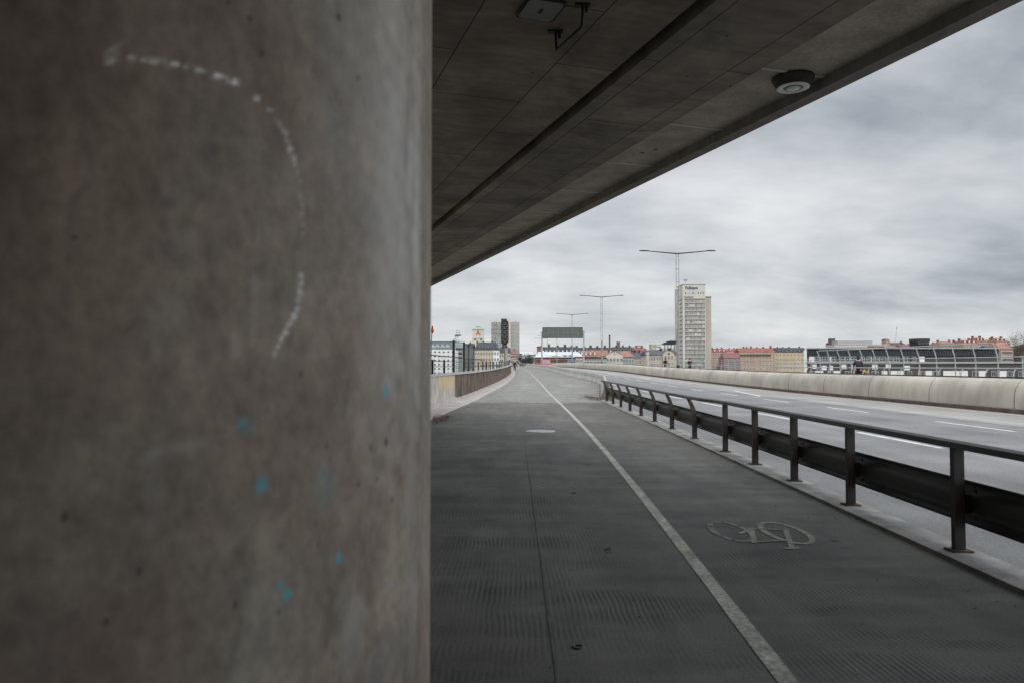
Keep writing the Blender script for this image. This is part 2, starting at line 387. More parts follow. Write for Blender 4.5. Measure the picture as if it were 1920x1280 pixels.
def path_mat(name, lo, hi, groove):
    m = bpy.data.materials.new(name); m.use_nodes = True; nt = m.node_tree
    b = nt.nodes['Principled BSDF']; N = nt.nodes.new; L = nt.links.new
    b.inputs['Roughness'].default_value = .85; b.inputs['Specular IOR Level'].default_value = .18
    tc = N('ShaderNodeTexCoord')
    def noise(sc, mp, det=5, dist=0.0):
        n = N('ShaderNodeTexNoise'); n.inputs['Scale'].default_value = sc; n.inputs['Detail'].default_value = det; n.inputs['Roughness'].default_value = .6; n.inputs['Distortion'].default_value = dist
        q = N('ShaderNodeMapping'); q.inputs['Scale'].default_value = mp; L(tc.outputs['Object'], q.inputs[0]); L(q.outputs[0], n.inputs['Vector']); return n.outputs['Fac']
    def ramp(fac, p0, c0, p1, c1):
        r_ = N('ShaderNodeValToRGB'); L(fac, r_.inputs[0]); e = r_.color_ramp.elements
        e[0].position = p0; e[0].color = (*c0, 1); e[1].position = p1; e[1].color = (*c1, 1); return r_.outputs[0]
    def mul(a, b_):
        x = N('ShaderNodeMix'); x.data_type = 'RGBA'; x.blend_type = 'MULTIPLY'; x.inputs[0].default_value = 1; L(a, x.inputs[6]); L(b_, x.inputs[7]); return x.outputs[2]
    def Mt(op, a, b_):
        n = N('ShaderNodeMath'); n.operation = op
        for i, v in enumerate((a, b_)):
            if isinstance(v, (int, float)): n.inputs[i].default_value = v
            else: L(v, n.inputs[i])
        return n.outputs[0]
    cur = ramp(noise(.5, (1, .5, 1), 6), .3, lo, .7, hi)
    cur = mul(cur, ramp(noise(1.2, (.5, 1.8, 1), 6), .35, (.76,) * 3, .62, (1.06,) * 3))
    cur = mul(cur, ramp(noise(2.6, (1, .22, 1), 5, .5), .36, (.84,) * 3, .6, (1.04,) * 3))
    # grooves combed along the path, wavering and worn away in bands
    wv = N('ShaderNodeTexWave'); wv.wave_type = 'BANDS'; wv.bands_direction = 'X'; wv.inputs['Scale'].default_value = 8.6
    wv.inputs['Distortion'].default_value = 7.0; wv.inputs['Detail'].default_value = 2.0; wv.inputs['Detail Scale'].default_value = .22; wv.inputs['Detail Roughness'].default_value = .6
    q = N('ShaderNodeMapping'); q.inputs['Scale'].default_value = (1, .5, 1); L(tc.outputs['Object'], q.inputs[0]); L(q.outputs[0], wv.inputs['Vector'])
    mask = ramp(noise(1.5, (.65, 1.5, 1), 6, 1.0), .40, (0, 0, 0), .60, (1, 1, 1))
    mask = Mt('MULTIPLY', mask, ramp(noise(.55, (1, 1, 1), 3, .3), .40, (.25,) * 3, .58, (1,) * 3))
    h = Mt('MULTIPLY', wv.outputs['Fac'], mask)
    cur = mul(cur, ramp(h, .1, (1.04,) * 3, .95, (1 - groove,) * 3))
    cur = mul(cur, ramp(noise(70, (1, 1, 1), 3), .3, (.72,) * 3, .7, (1.25,) * 3))
    v = N('ShaderNodeTexVoronoi'); v.inputs['Scale'].default_value = .9; L(tc.outputs['Object'], v.inputs['Vector'])
    cur = mul(cur, ramp(v.outputs['Distance'], .03, (.45,) * 3, .055, (1,) * 3))
    L(cur, b.inputs['Base Color'])
    bp = N('ShaderNodeBump'); bp.inputs['Strength'].default_value = groove * 1.1; bp.inputs['Distance'].default_value = .005; bp.invert = True
    L(h, bp.inputs['Height']); L(bp.outputs[0], b.inputs['Normal'])
    return m
def road_mat(name, lo, hi):
    m = mat(name, hi, .85, .1, .35, col2=lo, grain=.36, gscale=42, bump=.35, bscale=70, lane=.2)
    return m
M['pillar'] = concrete_pier_mat()
M['deck_left'] = deck_mat('deck_underside', (.225, .192, .158), 1.13, 2.5, (0, .42, 0))
M['deck_right'] = deck_mat('deck_panel', (.245, .215, .18), .86, 4.0, (1.1, .28, 0))
M['deck_edge'] = mat('deck_edge_concrete', (.37, .33, .275), .85, .16, 2.0, bump=.25, grain=.14, gscale=25, spots=1.6)
M['deck_beam'] = mat('edge_beam_concrete', (.20, .185, .165), .85, .15, 2.0, streak=.2, bump=.2)
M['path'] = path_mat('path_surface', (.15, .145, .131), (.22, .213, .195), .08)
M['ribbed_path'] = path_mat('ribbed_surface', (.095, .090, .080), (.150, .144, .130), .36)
M['asphalt'] = road_mat('asphalt', (.115, .113, .11), (.172, .169, .164))
M['asphalt_pale'] = road_mat('dusty_asphalt', (.215, .203, .187), (.275, .262, .243))
M['sidewalk'] = mat('sidewalk_surface', (.22, .215, .205), .9, .12, 1.0, grain=.12)

# ------------------------------------------------------------------ setting: land, bridge, path, road
GZ = -22.0
o = MB().add([(-3000, -600, GZ), (3000, -600, GZ), (3000, 4500, GZ), (-3000, 4500, GZ)], [(0, 1, 2, 3)]).build('land', M['land']); struct(o)
YS = list(np.arange(YB0, 70, 1.0)) + list(np.arange(70, YB1 + .1, 4.0))
def longstrip(name, fl, fr, fz, m, ys=YS, dz=0.0):
    mb = MB(); mb.strip([[(fl(y), y, fz(y) + dz), (fr(y), y, fz(y) + dz)] for y in ys])
    return mb.build(name, m)
XR = lambda y: xbar(y) + 6.15                                        # outer edge of the bridge
mb = MB()                                                            # the concrete body of the bridge we stand on
mb.strip([[(xwall(y) - .75, y, zp(y) - .14), (XR(y) + .25, y, zp(y) - .14), (XR(y) + .25, y, zp(y) - 1.0), (XR(y) - 4, y, zp(y) - 2.2), (xwall(y) + 3.5, y, zp(y) - 2.2), (xwall(y) - .75, y, zp(y) - 1.0)] for y in YS], smooth=False, closed=True)
struct(mb.build('bridge_deck', M['old_wall']))
YJ = 33.0                                                            # the ribbed paving ends here
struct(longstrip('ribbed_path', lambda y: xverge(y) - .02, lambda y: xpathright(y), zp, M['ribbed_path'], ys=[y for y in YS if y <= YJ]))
struct(longstrip('cycle_path', lambda y: xverge(y) - .02, lambda y: xpathright(y), zp, M['path'], ys=[y for y in YS if y >= YJ]))
struct(longstrip('path_verge', lambda y: xwall(y) - .3, lambda y: xverge(y), zp, M['verge_concrete'], dz=.03))
o = MB(); o.strip([[(xverge(y), y, zp(y) + .03), (xverge(y) + .015, y, zp(y) - .01)] for y in YS], smooth=False); struct(o.build('verge_edge', M['verge_concrete']))
struct(longstrip('road', lambda y: (xkerb_out(y) - .1 if y < 34.5 else xjersey(y) + .1), lambda y: 14.3 if y < 80 else xbar(y) - 3.6, zr, M['asphalt']))
struct(longstrip('road_shoulder', lambda y: 14.29 if y < 80 else xbar(y) - 3.61, lambda y: xbar(y) + .1, zr, M['asphalt_pale'], dz=.004))
mb = MB(); mb.strip([[(xbar(y) - .16, y, zr(y) + .002), (xbar(y) - .15, y, zr(y) + .15), (xbar(y) + .01, y, zr(y) + .17)] for y in YS], smooth=False); struct(mb.build('barrier_kerb', M['brown_gutter']))
struct(longstrip('sidewalk', lambda y: xbar(y) + .55, XR, lambda y: zr(y) + .55, M['sidewalk']))
mb = MB(); mb.strip([[(xbar(y) + .55, y, zr(y) - .1), (xbar(y) + .55, y, zr(y) + .55)] for y in YS]); struct(mb.build('sidewalk_edge', M['sidewalk']))
# kerb that carries the guard rail
ky = list(np.arange(-20, 35.2, .55))
mb = MB()
_kn = lambda y: (rng.random() - .5) * .02
rows = []
for y in ky:
    a, b_ = xkerb_in(y), xkerb_out(y) + _kn(y)
    rows.append([(a, y, zp(y) - .02), (a + .012, y, zp(y) + .035), (a + .17, y, zp(y) + .040 + _kn(y) * .3), (b_ - .03, y, zp(y) + .03), (b_, y, zp(y) + .01), (b_ + .01, y, zr(y) - .01)])
mb.strip(rows, smooth=False); o = mb.build('kerb', M['kerb_concrete']); struct(o)
# painted lines
def ribbon(pts, w, dz, name, m):
    pts = [Vector(p) for p in pts]; rows = []
    for i, p in enumerate(pts):
        t = pts[min(i + 1, len(pts) - 1)] - pts[max(i - 1, 0)]; t.z = 0; t.normalize(); n = Vector((t.y, -t.x, 0))
        ww = w * (1 + (rng.random() - .5) * .10) / 2
        rows.append([p - n * ww + Vector((0, 0, dz)), p + n * ww + Vector((0, 0, dz))])
    mb = MB(); mb.strip(rows, smooth=False); return mb.build(name, m)
xline = curve([(-10, .82), (3.8, 1.40), (10, 1.64), (18, 1.86), (28, 2.02), (44, 2.2), (60, 2.45), (80, 2.62), (100, 2.7), (124, 2.68), (150, 2.35), (200, 1.6), (300, -1)])
struct(ribbon([(xline(y), y, zp(y)) for y in list(np.arange(-6, 60, .6)) + list(np.arange(60, 260, 2))], .108, .004, 'path_centre_line', M['worn_paint'] if False else M['white_paint']))
def dash(x, y0, y1, w=.15, f=zr, dz=.004, x1=None):
    n = 4; x1 = x if x1 is None else x1
    pts = [(x + (x1 - x) * i / n, y0 + (y1 - y0) * i / n, f(y0 + (y1 - y0) * i / n)) for i in range(n + 1)]
    return struct(ribbon(pts, w, dz, 'lane_marking', M['dash_paint']))
for k in range(16):
    y0 = 7.6 + 7.95 * k; sh = (xbar(y0) - 18.1) * .8
    dash(8.92 + sh, y0, y0 + 3.8)
    dash(13.1 + sh, y0 + 3.7 + (.3 if k else 0), y0 + 7.6)
dash(14.1, 42.5, 51.5, .22, x1=15.3, dz=.008); dash(15.6, 84, 92, .25, dz=.008)
for (a, b_) in (((960, 721.5), (973, 721.5)), ((984, 721.5), (1000, 721.7)), ((1050, 722.3), (1074, 722.8))):
    p, q = G(*a), G(*b_); struct(ribbon([p, p.lerp(q, .5), q], .35, .005, 'path_marking', M['dash_paint']))
# joint along the path
ribj = ribbon([(.24 + .012 * (y - 6) * (y < 30) * .3, y, zp(y)) for y in np.arange(1.5, 40, .5)], .016, .003, 'path_joint', mat('joint_filler', (.10, .097, .088), .9, .3, 5)); struct(ribj)
# bicycle symbol painted upside down for riders coming the other way
mb = MB()
def gpt(zx, zy):                                                     # a point of the symbol, read off an enlarged view
    return G(1120 + zx / 2.4, 680 + zy / 2.4)
_sz = [.004]
def stroke(p, q, w):
    _sz[0] += .0006
    p, q = Vector(p), Vector(q); t = (q - p); t.z = 0; t.normalize(); n = Vector((t.y, -t.x, 0)) * w / 2; u = Vector((0, 0, _sz[0]))
    mb.add([p - n + u, p + n + u, q + n + u, q - n + u], [(0, 1, 2, 3)])
def ring(c, rx, ry, w, a0=0, a1=360, skip=0, m=0):
    _sz[0] += .0006; n = 40
    for i in range(n):
        if skip and rng.random() < skip: continue
        a, b_ = [R(a0 + (a1 - a0) * (i + j) / n) for j in (0, 1)]
        vs = [(c[0] + (rx + s) * math.cos(t), c[1] + (ry + s) * math.sin(t), c[2] + _sz[0]) for t in (a, b_) for s in (-w / 2, w / 2)]
        mb.add(vs, [(0, 1, 3, 2)], m)
cw = gpt(845, 762); cw2 = gpt(600, 757)
ring(cw, .185, .46, .06); ring(cw2, .17, .42, .06, skip=.12, m=1)
for a, b_, w in (((845, 745), (878, 838), .05), ((846, 836), (908, 832), .05), ((690, 742), (708, 812), .05), ((640, 770), (695, 745), .04), ((708, 806), (862, 800), .04), ((690, 745), (830, 752), .03), ((835, 745), (860, 752), .045)):
    stroke(gpt(*a), gpt(*b_), w)
struct(mb.build('bicycle_marking', [M['worn_paint'], mat('faint_paint', (.17, .164, .142), .85, .2, 6, grain=.35, gscale=30)]))

# ------------------------------------------------------------------ the pillar in the foreground
PR, PD, PA = .90, 2.13, R(-31.2)
PC = Vector((PD * math.sin(PA), PD * math.cos(PA), 0))
DECK_Z = HC + 3.30
def build_pillar():
    th_c = math.atan2(-PC.y, -PC.x)                                  # towards the camera
    th = np.concatenate([th_c + np.radians(np.linspace(-80, 100, 470)), th_c + np.radians(np.linspace(104, 276, 44))])
    zs = np.concatenate([np.linspace(0, .35, 8)[:-1], np.linspace(.35, 3.0, 480), np.linspace(3.0, DECK_Z + .05, 14)[1:]])
    nt_, nz_ = len(th), len(zs)
    T, Z = np.meshgrid(th, zs)
    V = np.stack([PR * np.cos(T), PR * np.sin(T), Z], -1).reshape(-1, 3)
    i = np.arange(nt_); j = np.arange(nz_ - 1)
    I, J = np.meshgrid(i, j); I2 = (I + 1) % nt_
    Fq = np.stack([J * nt_ + I, J * nt_ + I2, (J + 1) * nt_ + I2, (J + 1) * nt_ + I], -1).reshape(-1, 4)
    me = bpy.data.meshes.new('concrete_pillar')
    me.vertices.add(len(V)); me.vertices.foreach_set('co', V.ravel().astype(np.float32))
    me.loops.add(Fq.size); me.loops.foreach_set('vertex_index', Fq.ravel().astype(np.int32))
    me.polygons.add(len(Fq)); me.polygons.foreach_set('loop_start', np.arange(0, Fq.size, 4, dtype=np.int32))
    me.polygons.foreach_set('loop_total', np.full(len(Fq), 4, np.int32)) if False else None
    me.update(calc_edges=True)
    me.polygons.foreach_set('use_smooth', np.ones(len(Fq), bool))
    # stains, chalk, paint and a painted-in light right edge, laid out in metres on the pillar's skin: arc length and height
    A = ((T - th_c) * PR).ravel(); Zf = Z.ravel()
    def hit(px, py):
        d = ray(px, py); a = d.x * d.x + d.y * d.y; bq = -2 * (d.x * PC.x + d.y * PC.y); cq = PC.x ** 2 + PC.y ** 2 - PR ** 2
        disc = max(bq * bq - 4 * a * cq, 0); t = (-bq - math.sqrt(disc)) / (2 * a); p = d * t
        ang = math.atan2(p.y - PC.y, p.x - PC.x); da = (ang - th_c + math.pi) % (2 * math.pi) - math.pi
        return da * PR, HC + p.z, t
    wob = np.zeros(len(A))
    for k in range(9):
        fx, fz, ph = rng.uniform(15, 90) * rng.choice([-1, 1]), rng.uniform(15, 120), rng.uniform(0, 6.28); wob += np.sin(A * fx + Zf * fz + ph) / 9
    grit = np.zeros(len(A))
    for k in range(14):
        fx, fz, ph = rng.uniform(150, 420), rng.uniform(150, 420), rng.uniform(0, 6.28); grit += np.sin(A * fx * rng.choice([-1, 1]) + Zf * fz + ph) / 5
    chan = {k: np.zeros(len(A), np.float32) for k in ('chalk', 'blue', 'hole', 'pale', 'dark')}
    def blob(ch, px, py, rx, ry, amp=1.0, soft=.35, ragged=.8):
        a, z, t = hit(px, py); ra, rz_ = rx * t / F * 1.0, ry * t / F
        d = np.sqrt(((A - a) / ra) ** 2 + ((Zf - z) / rz_) ** 2) + wob * ragged
        v = np.clip((1 + soft - d) / (2 * soft), 0, 1) * amp
        chan[ch] = np.maximum(chan[ch], v.astype(np.float32))
    def line(ch, pts, w, amp=1.0, breaks=1.0):
        P = [hit(*p) for p in pts]; d = np.full(len(A), 9.0)
        for (a0, z0, t0), (a1, z1, t1) in zip(P, P[1:]):
            ux, uz = a1 - a0, z1 - z0; l2 = ux * ux + uz * uz
            s = np.clip(((A - a0) * ux + (Zf - z0) * uz) / l2, 0, 1)
            d = np.minimum(d, np.hypot(A - a0 - s * ux, Zf - z0 - s * uz))
        ww = w * P[0][2] / F
        v = np.clip(1.35 - d / ww + wob * 1.6 * breaks, 0, 1) * amp
        if ch == 'chalk': v = np.clip(v * 1.15 * np.clip(.8 + grit * 1.5, 0, 1.4), 0, .95)
        v[d > ww * 2.2] = 0
        chan[ch] = np.maximum(chan[ch], v.astype(np.float32))
    line('chalk', [(205, 112), (215, 92), (234, 80)], 7, .30); line('chalk', [(246, 110), (300, 116), (335, 123)], 6, .55)
    line('chalk', [(345, 126), (380, 134)], 5, .35); line('chalk', [(398, 139), (440, 153)], 6, .55); blob('chalk', 482, 186, 7, 6, .45)
    line('chalk', [(504, 204), (535, 248), (548, 292), (563, 345)], 5, .28); line('chalk', [(564, 350), (569, 440)], 4, .12)
    line('chalk', [(566, 508), (562, 552), (548, 606)], 6, .36); line('chalk', [(543, 612), (512, 668)], 6, .45)
    line('pale', [(478, 520), (474, 640)], 7, .13); line('pale', [(285, 580), (292, 670)], 9, .12); line('pale', [(437, 630), (440, 665)], 6, .16)
    line('pale', [(275, 860), (310, 842), (368, 832)], 16, .12, .4); line('pale', [(290, 870), (286, 985)], 18, .08, .4); blob('pale', 330, 590, 18, 26, .11)
    for px, py, rx, ry, am in ((724, 738, 6, 14, .8), (456, 791, 9, 7, .6), (460, 800, 22, 18, .22), (488, 907, 14, 19, .75), (634, 1047, 6, 10, .9), (525, 1098, 7, 7, .7), (538, 1113, 9, 9, .8), (727, 1098, 5, 6, .7), (760, 935, 4, 6, .6), (757, 873, 4, 7, .5), (787, 1000, 3, 4, .5), (632, 770, 7, 8, .25), (610, 910, 26, 40, .14), (755, 970, 9, 10, .25)):
        blob('blue', px, py, rx, ry, am)
    for px, py, r_ in ((695, 838, 5), (724, 828, 6), (672, 908, 4.5), (735, 936, 3.5), (672, 147, 4.5), (565, 700, 4.5), (594, 980, 4), (122, 968, 5.5), (198, 1163, 5.5), (442, 1133, 5), (260, 1070, 4.5), (469, 35, 5), (490, 100, 4.5), (635, 33, 5), (138, 445, 4), (430, 5, 4), (614, 834, 3), (707, 897, 2.5), (596, 1020, 2.5), (525, 1025, 3), (360, 1062, 3.5), (785, 95, 3), (787, 118, 3), (520, 1147, 3)):
        blob('hole', px, py, r_, r_ * 1.25, .85, .4, .5)
    for px, py, rx, ry, am in ((398, 282, 9, 14, .5), (293, 362, 6, 18, .45), (315, 384, 12, 9, .45), (306, 418, 9, 13, .5), (318, 468, 14, 16, .35), (348, 482, 12, 18, .25), (150, 215, 18, 16, .35), (208, 165, 16, 20, .25), (60, 690, 9, 12, .35), (120, 745, 12, 20, .2), (715, 1245, 60, 50, .45), (660, 1215, 18, 26, .3), (795, 1240, 8, 60, .35), (575, 1240, 8, 26, .3), (60, 1180, 60, 70, .25)):
        blob('dark', px, py, rx, ry, am, .7, 1.0)
    line('dark', [(152, 250), (172, 300), (172, 335), (136, 376), (132, 440), (122, 570)], 6, .32)
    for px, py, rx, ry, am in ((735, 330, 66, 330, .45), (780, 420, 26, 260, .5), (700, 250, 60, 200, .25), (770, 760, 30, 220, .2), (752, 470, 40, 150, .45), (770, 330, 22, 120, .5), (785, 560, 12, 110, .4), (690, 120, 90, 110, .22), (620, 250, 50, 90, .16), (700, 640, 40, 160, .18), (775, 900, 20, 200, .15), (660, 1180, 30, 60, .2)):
        blob('pale', px, py, rx, ry, am, .95, .6)  # skylight sheen of the right edge, painted into the colour
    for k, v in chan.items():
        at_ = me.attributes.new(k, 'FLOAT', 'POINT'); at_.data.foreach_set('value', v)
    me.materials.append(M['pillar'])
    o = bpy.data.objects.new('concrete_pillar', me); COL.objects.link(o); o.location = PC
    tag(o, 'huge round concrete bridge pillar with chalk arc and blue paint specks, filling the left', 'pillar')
build_pillar()

# ------------------------------------------------------------------ the overpass above
DA = math.atan(460 / F)                                              # its direction, to the left of the view
DECK = thing('overpass_bridge', 'dark concrete overpass bridge seen from below, resting on the round pillar', 'bridge', (0, 0, 0), DA)
LX0, E1, GR0, GR1, P2, LIP = -24.0, 6.27, 3.66, 3.83, 5.20, 6.07  # left limit pushed out of view, added width to block sky from the left
y0, y1 = -45, 80
z = DECK_Z
mb = MB().box(LX0, GR0, y0, y1, z, z + .55); mb.build('left_slab', M['deck_left'], DECK)['label'] = 'darker left underside slab beyond the groove'
mb = MB().box(GR1, P2, y0, y1, z, z + .55); mb.build('panel_slab', M['deck_right'], DECK)
mb = MB().prism([(P2, z + .001), (P2 + .025, z + .028), (LIP + .02, z + .028), (LIP + .02, z + .5), (P2, z + .5)], 'y', y0, y1)
for k in range(-6, 22): mb.box(P2 + .03, LIP, 2.9 + k * 2.02, 2.94 + k * 2.02, z + .018, z + .04, 1)
mb.build('edge_slab', [M['deck_edge'], mat('joint_lime', (.56, .53, .47), .85, .15, 3)], DECK)
MB().box(LIP, E1, y0, y1, z - .10, z + 1.3).build('edge_beam', M['deck_beam'], DECK)
MB().box(LX0, LIP, y0, y1, z + .552, z + .95).build('road_slab', M['deck_beam'], DECK)
MB().box(LX0 - .25, LX0, y0, y1, z - .10, z + 1.3).build('edge_beam', M['deck_beam'], DECK)
def deck_local(px, py, dz=0.0):
    d = ray(px, py); t = (DECK_Z + dz - HC) / d.z; p = d * t
    c, s_ = math.cos(DA), math.sin(DA)
    return Vector((p.x * c + p.y * s_, -p.x * s_ + p.y * c, DECK_Z + dz)), Vector((p.x, p.y, DECK_Z + dz))
# round lamp
pl, pw = deck_local(1487, 158, -.05)
lamp = thing('ceiling_lamp', 'round white lamp in a dark housing under the edge of the overpass', 'lamp', (pw.x, pw.y, DECK_Z), DA)
MB().lathe([(0, .03), (.235, .03), (.235, 0), (.225, -.02), (.195, -.09), (.178, -.125), (.0, -.125)], n=40).build('housing', mat('lamp_housing', (.05, .042, .036), .7, .3, 6), lamp)
MB().lathe([(.177, -.126), (.182, -.135), (.17, -.142), (.115, -.138), (.11, -.128)], n=40).build('ring', M['lamp_white'], lamp)
MB().lathe([(.11, -.128), (.085, -.132), (.083, -.138), (0, -.142)], n=32, m=0).build('glass_cover', M['lamp_grey'], lamp)
MB().lathe([(.074, -.141), (.072, -.150), (0, -.155)], n=32).build('diffuser', M['lamp_white'], lamp)
lamp.scale = (1, 1, .72)
# square hatch
pl, pw = deck_local(1014, 22, -.03)
hatch = thing('inspection_box', 'pale square box with rounded corners fixed under the overpass beside bent bar', 'box', (pw.x, pw.y, DECK_Z), DA)
def rrect(w, h, r_, n=6):
    pts = []
    for cx, cy, a0 in ((w - r_, h - r_, 0), (-w + r_, h - r_, 90), (-w + r_, -h + r_, 180), (w - r_, -h + r_, 270)):
        for k in range(n + 1):
            a = R(a0 + 90 * k / n); pts.append((cx + r_ * math.cos(a), cy + r_ * math.sin(a)))
    return pts
MB().prism(rrect(.19, .21, .06), 'z', -.02, .01).build('housing', M['black_steel'], hatch)
o = MB().prism(rrect(.165, .185, .05), 'z', -.027, -.0205).build('cover', mat('cover_grey', (.17, .17, .165), .6, .1, 3), hatch)
MB().box(-.012, .012, -.035, .035, -.034, -.0275).build('lock', M['black_steel'], hatch)
# bent bar
(la, wa), (lb, wb) = deck_local(1042, 58), deck_local(1092, 8)
bar = thing('hanging_bar', 'thin black bent bar hanging under the overpass between two bolted plates', 'bar')
dd = Vector((0, 0, -.20)); dirv = (wb - wa).normalized()
MB().tube([wa, wa + dd * .5, wa + dd + dirv * .02, wb + dd + dirv * -.02, wb + dd * .5, wb], .013, 8).build('rod', M['black_steel'], bar)
for p in (wa, wb):
    mb = MB().box(p.x - .07, p.x + .07, p.y - .03, p.y + .03, DECK_Z - .02, DECK_Z + .002); mb.box(p.x + .02, p.x + .05, p.y - .015, p.y + .015, DECK_Z - .075, DECK_Z - .02)
    mb.build('plate', M['black_steel'], bar)

# ------------------------------------------------------------------ guard rail beside the path
GRD = thing('guard_railing', 'dark steel railing with a crash beam between cycle path and road', 'railing')
py_list = [(1785, 1040), (1602, 952), (1493, 906), (1412, 874), (1366, 848), (1311, 827), (1270, 808), (1236, 795), (1209, 783.7), (1188, 775), (1169, 767), (1153.4, 760), (1142, 754)]
yposts = [4.25] + [G(px, py).y for px, py in py_list[:4]]
yposts += list(np.linspace(13.75, 33.6, 9))
xo = lambda Y: xpost(Y)
RH = .965
lean = lambda Y: 0.0 if Y < 14 else .13
for i, Y in enumerate(yposts):
    x = xo(Y); zb = zp(Y) + .035; mb = MB()
    if Y < 14:
        mb.box(x - .044, x + .044, Y - .03, Y + .03, zb, zp(Y) + RH - .03)
    else:
        rows = []
        for h in np.linspace(0, 1, 12):
            zz = zb + h * (RH - .065); k = max(0, (h - .48) / .52); dx = -.15 * k ** 1.9
            w = .05 - .012 * k
            rows.append([(x + dx - w, Y - .03, zz), (x + dx + w, Y - .03, zz), (x + dx + w, Y + .03, zz), (x + dx - w, Y + .03, zz)])
        mb.strip(rows, closed=True, smooth=False)
    p = mb.build('post', M['rail_steel'], GRD)
    MB().box(x - .085, x + .085, Y - .075, Y + .075, zp(Y) + .030, zp(Y) + .052).build('base_plate', M['rust_steel'], p)
rpts = []
for Y in list(np.arange(1.5, 13.9, .6)) + list(np.arange(14.3, 34.4, .8)):
    k = min(1, max(0, (Y - 13.75) / 1.6)); k = k * k * (3 - 2 * k)
    rpts.append((xo(Y) - .15 * k, Y, zp(Y) + RH - .03))
mb = MB()
sec = [(-.052, -.028), (-.04, .02), (0, .036), (.04, .02), (.052, -.028), (0, -.04)]
mb.strip([[(p[0] + a, p[1], p[2] + b_) for a, b_ in sec] for p in rpts], closed=True, smooth=False)
mb.add([(p[0], p[1], p[2]) for p in [rpts[0]] + []], []); mb.build('handrail', M['rail_steel'], GRD)
MB().tube([(xo(4.9), 4.9, zp(4) + RH - .028), (xo(5.45), 5.45, zp(4) + RH - .028)], .046, 10).build('rail_sleeve', M['rail_steel'], GRD)
prof = [(0, .60), (.03, .575), (.035, .53), (-.015, .49), (-.02, .45), (-.02, .38), (-.015, .34), (.035, .30), (.03, .255), (0, .23)]
mb = MB(); rows = []
for Y in np.arange(1.5, 34.2, .5):
    x = xo(Y) + .105
    rows.append([(x + a, Y, zp(Y) + h + .03) for a, h in prof] + [(x + a - .012, Y, zp(Y) + h + .03) for a, h in prof[::-1]])
mb.strip(rows, closed=True, smooth=True); mb.build('crash_beam', M['dark_steel'], GRD)
mb = MB()
for Y in yposts[1:]:
    mb = MB(); x = xo(Y) + .05; mb.box(x, x + .05, Y - .05, Y + .05, zp(Y) + .36, zp(Y) + .52)
    for dy in (-.16, .16):
        pass
    br_ = mb.build('bracket', M['dark_steel'], GRD)
    if Y < 16:
        for dy in (-.13, .13):
            for h in (.34, .56): MB().box(xo(Y) + .065, xo(Y) + .08, Y + dy - .014, Y + dy + .014, zp(Y) + h - .014, zp(Y) + h + .014).build('bolt', M['galv'] if dy > 0 else M['rail_steel'], br_)

# ------------------------------------------------------------------ concrete blocks dividing path and road
jprof = [(-.25, 0), (-.25, .08), (-.20, .20), (-.115, .42), (-.095, .70), (-.065, .82), (0, .875), (.065, .82), (.095, .70), (.115, .42), (.20, .20), (.25, .08), (.25, 0)]
jy = 34.9; k = 0
while jy < 250:
    L_ = 3.9; ye = jy + L_ - .06; mb = MB(); rows = []
    for y in np.linspace(jy, ye, 3):
        t = (xjersey(y + .3) - xjersey(y - .3)) / .6; n = Vector((1, -t, 0)).normalized()
        rows.append([(xjersey(y) + n.x * a, y + n.y * a, zp(y) + h - .02) for a, h in jprof])
    mb.strip(rows, smooth=False); n = len(jprof)
    mb.add(rows[0], [tuple(range(n))]); mb.add(rows[-1], [tuple(range(n))[::-1]])
    xm, ym = xjersey(jy), jy
    mb.add([(xm - .262, ym + .3, zp(ym)), (xm - .262, ym + .7, zp(ym)), (xm - .258, ym + .7, zp(ym) + .09), (xm - .258, ym + .3, zp(ym) + .09)], [(0, 3, 2, 1)], 1)
    o = mb.build('barrier_block', [M['jersey_concrete' if k else 'dark_concrete'], M['black_steel']])
    if k == 0: tag(o, 'first concrete barrier block, its arched dark end facing us at the end of the railing', 'barrier', 'concrete blocks between path and road')
    else: tag(o, 'pale concrete barrier block in the row curving away behind the railing end', 'barrier', 'concrete blocks between path and road')
    if k == 0:
        mb = MB().box(xm - .05, xm + .05, ym - .055, ym - .002, zp(ym), zp(ym) + .55); mb.box(xm + .0, xm + .2, ym - .08, ym - .056, zp(ym) + .3, zp(ym) + .60); mb.build('end_bracket', M['dark_steel'], o)
    jy += L_; k += 1

# ------------------------------------------------------------------ rounded barrier on the far side of the road
bprof = [(0, 0), (0, .48), (.02, .70), (.08, .92), (.18, 1.10), (.32, 1.21), (.50, 1.26), (.56, 1.26), (.56, 0)]
BAR = thing('barrier_wall', 'long rounded concrete barrier wall on the far side of the road', 'barrier wall')
by = 5.0; k = 0
while by < 415:
    L_ = 5.5 if by < 160 else 11; ye = by + L_ - .06; rows = []
    for y in np.linspace(by, ye, 4): rows.append([(xbar(y) + a, y, zr(y) + h) for a, h in bprof])
    mb = MB(); mb.strip(rows, smooth=False); n = len(bprof)
    for i in range(3):
        pass
    mb.add(rows[0], [tuple(range(n))]); mb.add(rows[-1], [tuple(range(n))[::-1]])
    o = mb.build('segment', M['barrier_concrete'], BAR)
    for p in o.data.polygons: p.use_smooth = True
    o.data.polygons[len(o.data.polygons) - 1].use_smooth = False; o.data.polygons[len(o.data.polygons) - 2].use_smooth = False
    by += L_; k += 1
mb = MB(); mb.strip([[(xbar(y) + .04, y, zr(y)), (xbar(y) + .04, y, zr(y) + .46), (xbar(y) + .2, y, zr(y) + 1.06), (xbar(y) + .5, y, zr(y) + 1.2)] for y in np.arange(5, 415, 2)]); mb.build('joint_backing', M['brown_gutter'], BAR)
